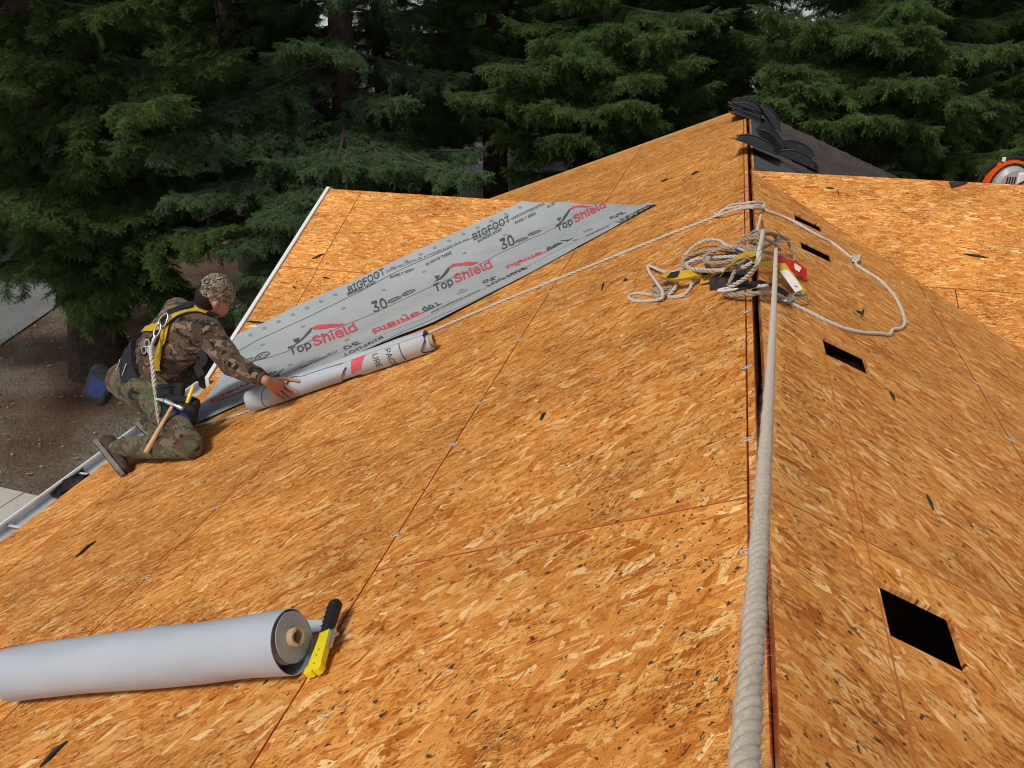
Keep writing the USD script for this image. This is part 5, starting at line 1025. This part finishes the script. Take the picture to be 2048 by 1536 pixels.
# litter and tufts on the bare ground
lt = []
g = np.random.default_rng(5)
for k in range(1500):
    x, y = g.uniform(-15, -4.6), g.uniform(2.5, 14.5); a = g.uniform(0, 6.28); s = g.uniform(.012, .04); c = np.array([x, y, GROUND + .0 + g.uniform(.0, .02)]); u = np.array([math.cos(a), math.sin(a), g.uniform(-.3, .3)]); v = np.array([-math.sin(a), math.cos(a), g.uniform(-.3, .3)]); lt.append([c - u * s, c + v * s * .5, c + u * s, c - v * s * .5])
V_ = np.array(lt).reshape(-1, 3); i = np.arange(len(lt))[:, None] * 4
tag(obj('leaf_litter', (V_, np.vstack([i + [0, 1, 2], i + [0, 2, 3]])), Mt['litter']), 'fallen leaves and chips scattered over the brown ground', 'leaf litter', kind='stuff')
gt = []
for k in range(9000):
    cl = g.integers(0, 60); gg = np.random.default_rng(int(cl)); cx, cy = gg.uniform(-14, -5), gg.uniform(4, 12); x, y = g.normal(cx, .4), g.normal(cy, .4); h = g.uniform(.03, .11); a = g.uniform(0, 6.28); w = .004; c = np.array([x, y, GROUND - .04]); u = np.array([math.cos(a), math.sin(a), 0]); gt.append([c - u * w, c + u * w, c + np.array([g.normal(0, .04), g.normal(0, .04), h + .04])])
V_ = np.array(gt).reshape(-1, 3)
tag(obj('dry_grass', (V_, np.arange(len(V_)).reshape(-1, 3)), Mt['dry_grass']), 'thin dry grass tufts growing in the brown ground', 'grass', kind='stuff')

# ------------------------------------------------------------------ the worker, kneeling at the eave
mat('skin', (0.45, 0.235, 0.165), 0.5, color2=(0.38, 0.18, 0.12), scale=30, spec=0.3)
mat('nail', (0.50, 0.27, 0.19), 0.4)
mat('hair', (0.014, 0.010, 0.008), 0.6, var=0.4, scale=200)
mat('boot_leather', (0.070, 0.042, 0.030), 0.7, color2=(0.030, 0.024, 0.022), scale=16, bump=0.3, bscale=120)
mat('boot_sole', (0.22, 0.205, 0.18), 0.85, color2=(0.13, 0.12, 0.105), scale=40)
mat('pouch_blue', (0.018, 0.040, 0.17), 0.75, color2=(0.012, 0.022, 0.09), scale=18, bump=0.4, bscale=300)
mat('pouch_black', (0.020, 0.021, 0.025), 0.8, var=0.4, scale=30, bump=0.4, bscale=300)
mat('cuff_rib', (0.085, 0.062, 0.042), 0.9, var=0.2, scale=60)
ORG = onL(330, 890)
worker = thing('person', 'worker in camouflage and yellow harness kneeling at the eave, reaching for the underlayment roll', 'person', ORG)
def flesh(groups, refine=0.016, smooth=12, wrinkle=0.0, seed=1, wl=14.0):
    """Hulls of spheres, joined, refined and smoothed into one surface."""
    M_ = m3.Manifold()
    for gset in groups:
        pts = []
        for p, r in gset:
            s = trimesh.creation.icosphere(2, r).vertices; s = s * (np.asarray(r) / r if np.ndim(r) else 1); pts.append(s + np.asarray(p))
        M_ += m3.Manifold.hull_points(np.vstack(pts))
    t = tm(M_.refine_to_length(refine)); t = trimesh.Trimesh(t.vertices, t.faces, process=True); trimesh.smoothing.filter_taubin(t, lamb=.55, nu=.57, iterations=smooth)
    if wrinkle:
        n = t.vertex_normals; v = t.vertices; w = meshkit.fbm(v * wl, 3, seed) - .5; f2 = 1 - np.abs(2 * meshkit.noise(v * [wl * 1.3, wl * .7, wl * 1.6], seed + 9) - 1)
        t.vertices = v + n * ((w * 1.2 + (f2 - .5) * .7) * wrinkle)[:, None]
    return t
def chain(*pr): return [[pr[i], pr[i + 1]] for i in range(len(pr) - 1)]
# joints, from the photograph, at their distances
hipR, hipL = at(303, 782, 5.42), at(262, 760, 5.72)
kneeR, kneeL = onL(384, 896, .062), onL(352, 858, .06)
ankR, ankL = at(226, 897, 5.33), at(303, 858, 5.92)
pel = (hipR + hipL) / 2
waist = at(318, 712, 5.52); chest = at(362, 668, 5.42); neck0 = at(404, 628, 5.36)
shR, shL = at(418, 668, 5.20), at(356, 622, 5.64)
elbR, elbL = at(466, 728, 5.06), at(352, 690, 5.86)
wrR, wrL = at(531, 760, 4.99), at(345, 745, 5.86)
up_t = unit(neck0 - pel); rt = unit(shR - shL); fw = unit(np.cross(up_t, rt))     # his front
if fw @ RIGHT < 0 and False: fw = -fw
backv = -fw
# head
hc = at(430, 595, 5.30); hf = unit(RIGHT * .80 + unit([FWD[0], FWD[1], 0]) * .42 - np.array([0, 0, .42])); hr = unit(np.cross(hf, [0, 0, 1])); hr = unit(hr + np.array([0, 0, -.10])); hu = unit(np.cross(hr, hf))
HD = lambda f, r, u: hc + hf * f + hr * r + hu * u
head = [[(HD(-.015, 0, .020), .090), (HD(.020, 0, .012), .082)], [(HD(-.015, 0, .020), .088), (HD(.045, 0, -.055), .055)], [(HD(.045, 0, -.055), .056), (HD(.060, 0, -.088), .030)], [(HD(-.03, 0, -.05), .055), (HD(.045, 0, -.055), .055)],
        [(HD(.088, 0, .012), .011), (HD(.108, 0, -.026), .014)], [(HD(.100, -.010, -.030), .009), (HD(.100, .010, -.030), .009)], [(HD(.084, -.018, -.058), .008), (HD(.088, 0, -.058), .010), (HD(.084, .018, -.058), .008)], [(HD(.070, -.03, .022), .016), (HD(.070, .03, .022), .016)]]
for s in (-1, 1): head.append([(HD(-.008, s * .084, .012), .012), (HD(-.016, s * .092, -.012), .016), (HD(-.006, s * .086, -.036), .009)])
neck_ = [[(neck0 - up_t * .03, .062), (HD(-.03, 0, -.045), .056)]]
# hand: the palm rests on the roll, thumb spread, four fingers over its near side
def on_roll_px(x, y, r):
    d = ray(x, y); d = d / np.linalg.norm(d); a = ax2; m_ = CAM - c2; dd = d - a * (d @ a); mm = m_ - a * (m_ @ a); A_, B_, C_ = dd @ dd, 2 * dd @ mm, mm @ mm - r * r; q = B_ * B_ - 4 * A_ * C_
    t = (-B_ - math.sqrt(q)) / (2 * A_) if q > 0 else -B_ / (2 * A_); return CAM + d * t
RS = 0.072
kn = [on_roll_px(566, 767, RS + .016), on_roll_px(562, 774, RS + .017), on_roll_px(556, 780, RS + .016), on_roll_px(549, 784, RS + .014)]
tips = [on_roll_px(592, 783, RS + .007), on_roll_px(586, 792, RS + .007), on_roll_px(577, 797, RS + .007), on_roll_px(566, 798, RS + .006)]
hand = [[(wrR, .028), (kn[0], .0135), (kn[1], .0135)], [(wrR, .027), (kn[1], .0135), (kn[2], .013), (kn[3], .012)]]
for k, (a, b) in enumerate(zip(kn, tips)):
    r0 = (.0098, .010, .0095, .0085)[k]; n_ = unit((a + b) / 2 - c2 - ax2 * (((a + b) / 2 - c2) @ ax2)); m1 = a + (b - a) * .42 + n_ * .010; m2 = a + (b - a) * .74 + n_ * .006
    hand += chain((a, r0 * 1.1), (m1, r0), (m2, r0 * .92), (b, r0 * .78))
tb = wrR + (kn[0] - wrR) * .35; tj = on_roll_px(566, 756, RS + .016) ; tt = on_roll_px(597, 762, RS + .006)
hand += chain((tb, .018), (tb + (tj - tb) * .6, .0135), (tj + (tt - tj) * .35, .0115), (tt, .0085))
arms = chain((shR, .062), (elbR, .044), (wrR, .029)) + chain((shL, .062), (elbL, .044), (wrL, .029), (wrL + unit(wrL - elbL) * .09, .026))
torso = [[(shR, .062), (shL, .062), (chest, .12)], [(chest, .12), (waist, .12)], [(waist, .12), (hipR, .095), (hipL, .095)], [(neck0, .06), (shR, .05), (shL, .05)]]
legs = chain((hipR, .085), (kneeR, .052), (ankR, .042)) + chain((hipL, .085), (kneeL, .052), (ankL, .042))
body = flesh(head + neck_ + hand + arms + torso + legs, refine=.010, smooth=5)
obj('body', body, Mt['skin'], worker, smooth=True, loc=ORG)
# finger nails
for k, b in enumerate(tips):
    n_ = unit(b - c2 - ax2 * ((b - c2) @ ax2)); f_ = unit(b - kn[k]); f_ = unit(f_ - n_ * (f_ @ n_)); s_ = np.cross(f_, n_); c_ = b + n_ * .0062 + f_ * .001
    obj('finger_nail', hullpts([c_ + f_ * x * .006 + s_ * y * .0045 + n_ * z for x in (-1, 1) for y in (-1, 1) for z in (0, .0012)]), Mt['nail'], worker, loc=ORG)
# hair under the cap
hair = flesh([[(HD(-.035, 0, .012), .083), (HD(-.055, 0, -.035), .058), (HD(-.04, .0, -.02), .075)]], refine=.012, smooth=4, wrinkle=.003, wl=90)
hair = tm(m3.Manifold(m3.Mesh(hair.vertices.astype(np.float32), hair.faces.astype(np.uint32))).trim_by_plane(tuple(-hf), float(-hf @ HD(.012, 0, 0)))) if True else hair
obj('hair', hair, Mt['hair'], worker, smooth=40, loc=ORG)
# cap: crown of six panels, back strap opening, bill
cap = UsdGeom.Xform.Define(stage, path_of('cap', worker))
cm = flesh([[(HD(-.018, 0, .040), .098), (HD(.022, 0, .034), .090), (HD(-.01, 0, .062), .092)]], refine=.010, smooth=6, wrinkle=.003, wl=40)
mf = m3.Manifold(m3.Mesh(cm.vertices.astype(np.float32), cm.faces.astype(np.uint32))); cn = unit(hu + hf * .04)
mf = mf.trim_by_plane(tuple(cn), float(cn @ HD(0, 0, .012)))
mf -= m3.Manifold.hull_points(np.array([HD(-.10, 0, .045) + hf * x + hr * (.036 * math.cos(t)) + hu * (.034 * math.sin(t)) for x in (-.06, .05) for t in np.linspace(0, 2 * math.pi, 24)]))
obj('crown', tm(mf), Mt['camo_cap'], cap, smooth=35, loc=ORG)
inn = m3.Manifold.hull_points(np.vstack([trimesh.creation.icosphere(3, .091).vertices + HD(-.015, 0, .040)])).trim_by_plane(tuple(cn), float(cn @ HD(0, 0, .016))); obj('lining', tm(inn), Mt['hair'], cap, smooth=30, loc=ORG)
band_ = [HD(-.10 + .012 * (t * t), .055 * t, .020 + .002 * t) - hf * .008 * (1 - t * t) for t in np.linspace(-1, 1, 12)]; obj('back_strap', strip(band_, .018, -hf, .003), Mt['camo_cap'], cap, loc=ORG)
bill = [HD(.070 + .100 * math.cos(a) * (1 if True else 0), .078 * math.sin(a), .026 - .020 * math.sin(a) ** 2 - .018 * math.cos(a)) for a in np.linspace(-math.pi / 2, math.pi / 2, 22)]; bill += [HD(.060, .074 * t, .022 - .012 * t * t) for t in (1, .5, 0, -.5, -1)]
bl_ = np.array(bill); n0 = len(bl_); cen = bl_.mean(0); V_ = np.vstack([bl_, [cen + hu * .006], bl_ - hu * .004, [cen + hu * .002]]); j = np.arange(n0); jn = (j + 1) % n0
F_ = np.vstack([np.stack([j, jn, np.full(n0, n0)], 1), np.stack([jn + n0 + 1, j + n0 + 1, np.full(n0, 2 * n0 + 1)], 1), np.stack([j, j + n0 + 1, jn + n0 + 1], 1), np.stack([j, jn + n0 + 1, jn], 1)])
obj('bill', (V_, F_), Mt['camo_cap'], cap, smooth=40, loc=ORG)
bc_ = HD(-.088, .035, .098); bn_ = unit(bc_ - HD(-.01, 0, .04)); bu_ = unit(np.cross(bn_, hr)); bc_ = HD(-.01, 0, .045) + bn_ * .102
obj('round_badge', tube(np.array([bc_ + (np.cross(bn_, bu_) * math.cos(t) + bu_ * math.sin(t)) * .020 for t in np.linspace(0, 2 * math.pi, 24)]), .0025, 5), Mt['hair'], cap, loc=ORG)
# clothes
wi = lambda p, r: (p, r)
sh_g = [[(shR, .088), (shL, .088), (chest + backv * .02, .150)], [(shR - up_t * .02, .085), (chest, .15), (waist + rt * .05, .135)], [(shL - up_t * .02, .085), (chest, .15), (waist - rt * .05, .135)], [(waist + rt * .05, .14), (waist - rt * .05, .14), (pel + up_t * .15 + rt * .07, .135), (pel + up_t * .15 - rt * .07, .135)],
        [(neck0 - up_t * .035, .080), (shR - rt * .03, .072), (shL + rt * .03, .072)]]
sh_g += chain((shR, .086), (elbR + np.array([0, 0, -.008]), .066), (wrR + (elbR - wrR) * .22, .050)) + chain((shL, .086), (elbL, .064), (wrL, .046))
shirt = flesh(sh_g, refine=.014, smooth=9, wrinkle=.015, seed=4, wl=11); obj('shirt', shirt, Mt['camo_shirt'], worker, smooth=True, loc=ORG)
wd = unit(wrR - elbR); obj('cuff', tube(np.array([wrR - wd * .075, wrR - wd * .06, wrR - wd * .025, wrR - wd * .012]), np.array([.044, .047, .045, .040]), 18), Mt['cuff_rib'], worker, smooth=50, loc=ORG)
obj('collar', tube(np.array([neck0 - up_t * .015, neck0 + up_t * .012 + hf * .004, neck0 + up_t * .03 + hf * .006]), np.array([.078, .074, .070]), 20), Mt['camo_shirt'], worker, smooth=50, loc=ORG)
tr_g = [[(hipR, .118), (hipL, .118), (pel + up_t * .12, .12)], [(hipR + backv * .03 - up_t * .02, .118), (hipL + backv * .03 - up_t * .02, .118), (pel + backv * .02 + up_t * .03, .12)]] + chain((hipR, .110), (kneeR + (hipR - kneeR) * .12, .074), (kneeR, .062)) + chain((kneeR, .062), ((kneeR + ankR) / 2 + uNL * .012, .068), (ankR + (kneeR - ankR) * .1, .056)) + chain((hipL, .115), (kneeL, .072), (ankL, .056))
trs = flesh(tr_g, refine=.014, smooth=8, wrinkle=.016, seed=14, wl=12); obj('trousers', trs, Mt['camo_trousers'], worker, smooth=True, loc=ORG)
# right boot: toes bent under on the boards, sole towards the left
def boot(ank, toe, heel, side):
    b_ = UsdGeom.Xform.Define(stage, path_of('boot', worker)); d = unit(toe - heel); kn_ = unit(ank - (heel + toe) / 2); sd = unit(np.cross(d, kn_)); kn_ = np.cross(sd, d); L = np.linalg.norm(toe - heel)
    P = lambda x, z, y=0: heel + d * x * L + kn_ * z + sd * y
    up_ = flesh([[(P(.12, .045, -.012), .036), (P(.12, .045, .012), .036), (P(.45, .05), .040)], [(P(.45, .048), .042), (P(.70, .038, -.016), .030), (P(.70, .038, .016), .030)], [(P(.70, .036, -.016), .032), (P(.70, .036, .016), .032), (P(.92, .032, -.010), .027), (P(.92, .032, .010), .027)], [(P(.16, .055), .044), (ank, .050)], [(P(.40, .06), .036), (ank, .050)]], refine=.010, smooth=6, wrinkle=.003, wl=30)
    obj('upper', up_, Mt['boot_leather'], b_, smooth=True, loc=ORG)
    out = [(-.03, 0), (-.02, .030), (.15, .036), (.4, .032), (.62, .046), (.82, .048), (.97, .032), (1.01, 0)]; o_ = out + [(x, -y) for x, y in out[::-1][1:-1]]
    obj('sole', hullpts([P(x, z, y) for x, y in o_ for z in (-.016, .010)]), Mt['boot_sole'], b_, loc=ORG)
    for k in range(6): obj('tread', hullpts([P(.06 + .16 * k + u, z, y) for u in (0, .07) for y in (-.03, .03) for z in (-.021, -.014)]), Mt['boot_leather'], b_, loc=ORG)
    for k in range(4): obj('lace', tube(np.array([P(.50 - .07 * k, .088 + .012 * k, -.022), P(.47 - .07 * k, .100 + .012 * k, 0), P(.50 - .07 * k, .088 + .012 * k, .022)]), .0035, 6), Mt['pouch_black'], b_, loc=ORG)
boot(ankR, onL(246, 948, .018), at(196, 886, 5.42), 1)
boot(ankL, ankL + (onL(246, 948, .018) - ankR) * .9 + np.array([-.02, .03, .0]), ankL + (at(196, 886, 5.42) - ankR) * .9, 1)
# ---- harness laid on the shirt: each strap follows the cloth under its line in the photograph
def hit(mesh, x, y):
    d = ray(x, y); d /= np.linalg.norm(d); t = mesh.triangles; e1_, e2_ = t[:, 1] - t[:, 0], t[:, 2] - t[:, 0]; h = np.cross(d, e2_); a = (e1_ * h).sum(1); ok = np.abs(a) > 1e-12; f = np.where(ok, 1 / np.where(ok, a, 1), 0)
    s = CAM - t[:, 0]; u = f * (s * h).sum(1); q = np.cross(s, e1_); v = f * (q @ d); tt_ = f * (e2_ * q).sum(1); m_ = ok & (u >= 0) & (v >= 0) & (u + v <= 1) & (tt_ > .1)
    if not m_.any(): return None
    i_ = np.where(m_)[0][np.argmin(tt_[m_])]; n_ = unit(np.cross(e1_[i_], e2_[i_])); n_ = n_ if n_ @ d < 0 else -n_
    return CAM + d * tt_[i_], n_
def on_cloth(px, mesh=shirt, off=.008):
    P, N = [], []
    for x, y in px:
        r_ = hit(mesh, x, y)
        if r_ is not None: P.append(r_[0] + r_[1] * off); N.append(r_[1])
    return np.array(P), np.array(N)
def dense(px, n=18):
    p = np.array(px, float); s = np.r_[0, np.cumsum(np.linalg.norm(np.diff(p, axis=0), axis=1))]; t = np.linspace(0, s[-1], n); return np.stack([np.interp(t, s, p[:, k]) for k in (0, 1)], 1)
harness = UsdGeom.Xform.Define(stage, path_of('harness', worker))
def strap(px, w, mat_, name='strap', off=.010, mesh=shirt, th=.004, par=harness):
    P, N = on_cloth(dense(px), mesh, off)
    if len(P) < 3: return
    for _ in range(2): P[1:-1] = (P[:-2] + 2 * P[1:-1] + P[2:]) / 4; N[1:-1] = (N[:-2] + 2 * N[1:-1] + N[2:]) / 4
    N /= np.linalg.norm(N, axis=1, keepdims=True); obj(name, strip(P, w, N, th), Mt[mat_], par, loc=ORG)
strap([(328, 645), (345, 628), (368, 616), (392, 610), (412, 618), (424, 634)], .075, 'webbing_black', 'shoulder_pad', .010, th=.008)
strap([(334, 648), (350, 636), (372, 628), (396, 624), (412, 630)], .042, 'webbing_yellow', off=.020)
strap([(334, 648), (315, 654), (292, 661), (274, 666), (264, 676)], .046, 'webbing_yellow', off=.014)
strap([(336, 650), (330, 676), (322, 704), (316, 728), (315, 742)], .046, 'webbing_yellow', off=.016)
strap([(330, 652), (316, 672), (300, 692), (286, 708)], .050, 'webbing_black', off=.012)
pD, nD = on_cloth([(334, 647)], off=.028); pD, nD = pD[0], nD[0]; dv = unit(np.cross(nD, rt)); dh = np.cross(dv, nD)
obj('back_plate', hullpts([pD + dh * .032 * math.cos(t) + dv * .032 * math.sin(t) + nD * z for t in np.linspace(0, 6.28, 10) for z in (-.012, -.004)]), Mt['webbing_black'], harness, loc=ORG)
du = unit(at(350, 618, 5) - at(330, 652, 5)); ds = unit(np.cross(nD, du)); ring = np.array([pD + nD * .012 + du * .045 * (math.cos(t)) + ds * .026 * math.sin(t) * (1.1 - .3 * math.cos(t)) for t in np.linspace(0, 2 * math.pi, 26)]); obj('dorsal_ring', tube(ring, .006, 8), Mt['steel'], harness, smooth=True, loc=ORG)
hkA = pD + nD * .022 - du * .035; hkB = at(303, 692, (pD - CAM) @ FWD - .03); hd = unit(hkB - hkA); hs = unit(np.cross(hd, nD)); Lh = np.linalg.norm(hkB - hkA)
obj('snap_hook', tube(np.array([hkA + hd * Lh * (.28 - .30 * math.cos(t)) + hs * .020 * math.sin(t) for t in np.linspace(0, 2 * math.pi, 24)]), .006, 8), Mt['steel'], harness, smooth=True, loc=ORG)
obj('snap_hook_body', tube(np.array([hkA + hd * Lh * .52, hkA + hd * Lh * .75, hkB]), np.array([.010, .013, .009]), 10), Mt['steel'], harness, smooth=True, loc=ORG)
obj('hook_gate', tube(np.array([hkA + hd * Lh * .12 + hs * .020, hkA + hd * Lh * .50 + hs * .017]), .004, 6), Mt['steel'], harness, loc=ORG)
for c_ in ((294, 686), (288, 700)):
    q0 = at(*c_, (pD - CAM) @ FWD - .03); obj('small_carabiner', tube(np.array([q0 + RIGHT * .014 * math.sin(t) - DOWN * .022 * math.cos(t) for t in np.linspace(0, 2 * math.pi, 16)]), .0035, 6), Mt['steel'], harness, smooth=True, loc=ORG)
# ---- tool belt: a wide padded band about the waist with pouches
belt = UsdGeom.Xform.Define(stage, path_of('tool_belt', worker))
big = flesh([[(waist + rt * .06, .172), (waist - rt * .06, .172), (pel + up_t * .06 + rt * .085, .166), (pel + up_t * .06 - rt * .085, .166)]], refine=.02, smooth=6, wrinkle=.004)
bm_ = m3.Manifold(m3.Mesh(big.vertices.astype(np.float32), big.faces.astype(np.uint32))); bt = unit(up_t * .95 + rt * .12); zc = float(bt @ (pel + up_t * .105))
bm_ = bm_.trim_by_plane(tuple(bt), zc - .072).trim_by_plane(tuple(-bt), -(zc + .085)); beltm = tm(bm_); obj('padded_band', beltm, Mt['pouch_black'], belt, smooth=40, loc=ORG)
for px in (((232, 712), (262, 728), (292, 748), (330, 778)), ((240, 696), (285, 720), (330, 752))): strap(px, .040, 'webbing_black', 'belt_strap', .006, beltm, .004, belt)
for x, y in ((236, 728), (252, 738), (322, 794)):
    q0 = hit(beltm, x, y); q0 = q0[0] + q0[1] * .012 if q0 else at(x, y, 5.5); obj('tool_loop', tube(np.array([q0 + DOWN * .045 - RIGHT * .012, q0 + DOWN * .0 + RIGHT * .004, q0 - DOWN * .03 + RIGHT * .014]), .0045, 6), Mt['steel'], belt, smooth=True, loc=ORG)
def pouch(name, c, ax_d, ax_w, h, w0, w1, th, mats):
    """A hanging bag: open top wider than its base, flap and blue front panel."""
    p_ = UsdGeom.Xform.Define(stage, path_of(name, belt)); d = unit(ax_d); w = unit(ax_w - d * (ax_w @ d)); n_ = np.cross(d, w); n_ = n_ if n_ @ (CAM - c) > 0 else -n_
    Q = lambda s, t, z: c + d * h * s + w * (w0 + (w1 - w0) * s) * t + n_ * z
    obj('bag', flesh([[(Q(.08, -.42, 0), th * .5), (Q(.08, .42, 0), th * .5), (Q(.92, -.40, .01), th * .42), (Q(.92, .40, .01), th * .42)]], refine=.014, smooth=5, wrinkle=.006, wl=20), Mt[mats[0]], p_, smooth=True, loc=ORG)
    obj('front_panel', flesh([[(Q(.34, -.36, th * .42), th * .16), (Q(.34, .36, th * .42), th * .16), (Q(.86, -.34, th * .36), th * .18), (Q(.86, .34, th * .36), th * .18)]], refine=.014, smooth=4, wrinkle=.005, wl=25), Mt[mats[1]], p_, smooth=True, loc=ORG)
    obj('rim', tube(np.array([Q(.02, .52 * math.cos(t), th * .55 * math.sin(t)) for t in np.linspace(0, 2 * math.pi, 22)]), .009, 7), Mt['pouch_black'], p_, smooth=True, loc=ORG)
pouch('left_pouch', at(216, 745, 5.80), DOWN * .9 - RIGHT * .45, RIGHT * .8 + DOWN * .4, .20, .17, .13, .085, ('pouch_black', 'pouch_blue'))
pouch('right_pouch', at(362, 800, 5.08), DOWN * .95 - RIGHT * .08, RIGHT * .9 + DOWN * .40, .20, .18, .15, .080, ('pouch_black', 'pouch_blue'))
pouch('side_pouch', at(340, 772, 5.14), DOWN * .95 + RIGHT * .10, RIGHT * .9 + DOWN * .40, .12, .15, .13, .05, ('pouch_black', 'pouch_black'))
obj('knife_handle', tube(np.array([at(374, 806, 5.02), at(380, 790, 5.03), at(386, 772, 5.05)]), np.array([.010, .012, .009]), 8), Mt['tool_yellow'], belt, smooth=True, loc=ORG)
obj('strap_tail', strip(spline([at(402, 700, 5.16), at(408, 720, 5.13), at(396, 735, 5.12), at(404, 752, 5.10)], .01), .045, -FWD, .004), Mt['webbing_black'], belt, loc=ORG)
# hammer hanging in its loop
hm = thing('hammer', 'wooden handled steel hammer hanging from the worker\'s tool belt', 'hammer', at(345, 815, 4.99))
ho = at(345, 815, 4.99)
hA, hB = at(347, 808, 4.99), at(292, 905, 4.97); hl = hB - hA
ts_ = np.linspace(0, 1, 12); obj('handle', tube(hA + ts_[:, None] * hl, np.interp(ts_, [0, .25, .6, .85, 1], [.010, .0105, .014, .0165, .015]), 12), Mt['wood_handle'], hm, smooth=40, loc=ho)
a_, b_ = at(311, 793, 5.0), at(365, 817, 4.97); hdv = unit(b_ - a_)
obj('head', cat_(tube(np.array([a_ + (b_ - a_) * t for t in (.30, .45, .62, .70)]), np.array([.013, .016, .014, .011]), 10), tube(np.array([b_ - hdv * .055, b_ - hdv * .03, b_ - hdv * .028, b_]), np.array([.010, .012, .0155, .0155]), 14), hullpts([a_ + hdv * .06 + DOWN * .008, a_ + hdv * .06 - DOWN * .010, a_ + DOWN * .014, a_ + DOWN * .006, a_ + hdv * .06 + DOWN * .008 - FWD * .02, a_ + hdv * .06 - DOWN * .010 - FWD * .02, a_ + DOWN * .014 - FWD * .02, a_ + DOWN * .006 - FWD * .02])), Mt['steel'], hm, smooth=35, loc=ho)
# his end of the lifeline: from the dorsal hook down past the hip to the knot on the boards
dd_ = (pD - CAM) @ FWD
tl = [hkB, at(303, 712, 5.02), at(306, 740, 5.0), at(309, 775, 5.0), at(313, 810, 5.02), at(318, 845, 5.05), at(328, 861, 5.07), at(345, 865, 5.08), at(360, 861, 5.09), onL(372, 857, .05)]
obj('line', rope(tl, RR), Mt['rope_white'], lf, smooth=True)
obj('splice', rope(tl[:4], .0135, lay=.08), Mt['rope_white'], lf, smooth=True)
obj('splice_eye', tube(np.array([hkB + RIGHT * .020 * math.sin(t) + DOWN * .026 * (1 - math.cos(t)) for t in np.linspace(0, 2 * math.pi, 20)]), .007, 7), Mt['rope_white'], lf, smooth=True)
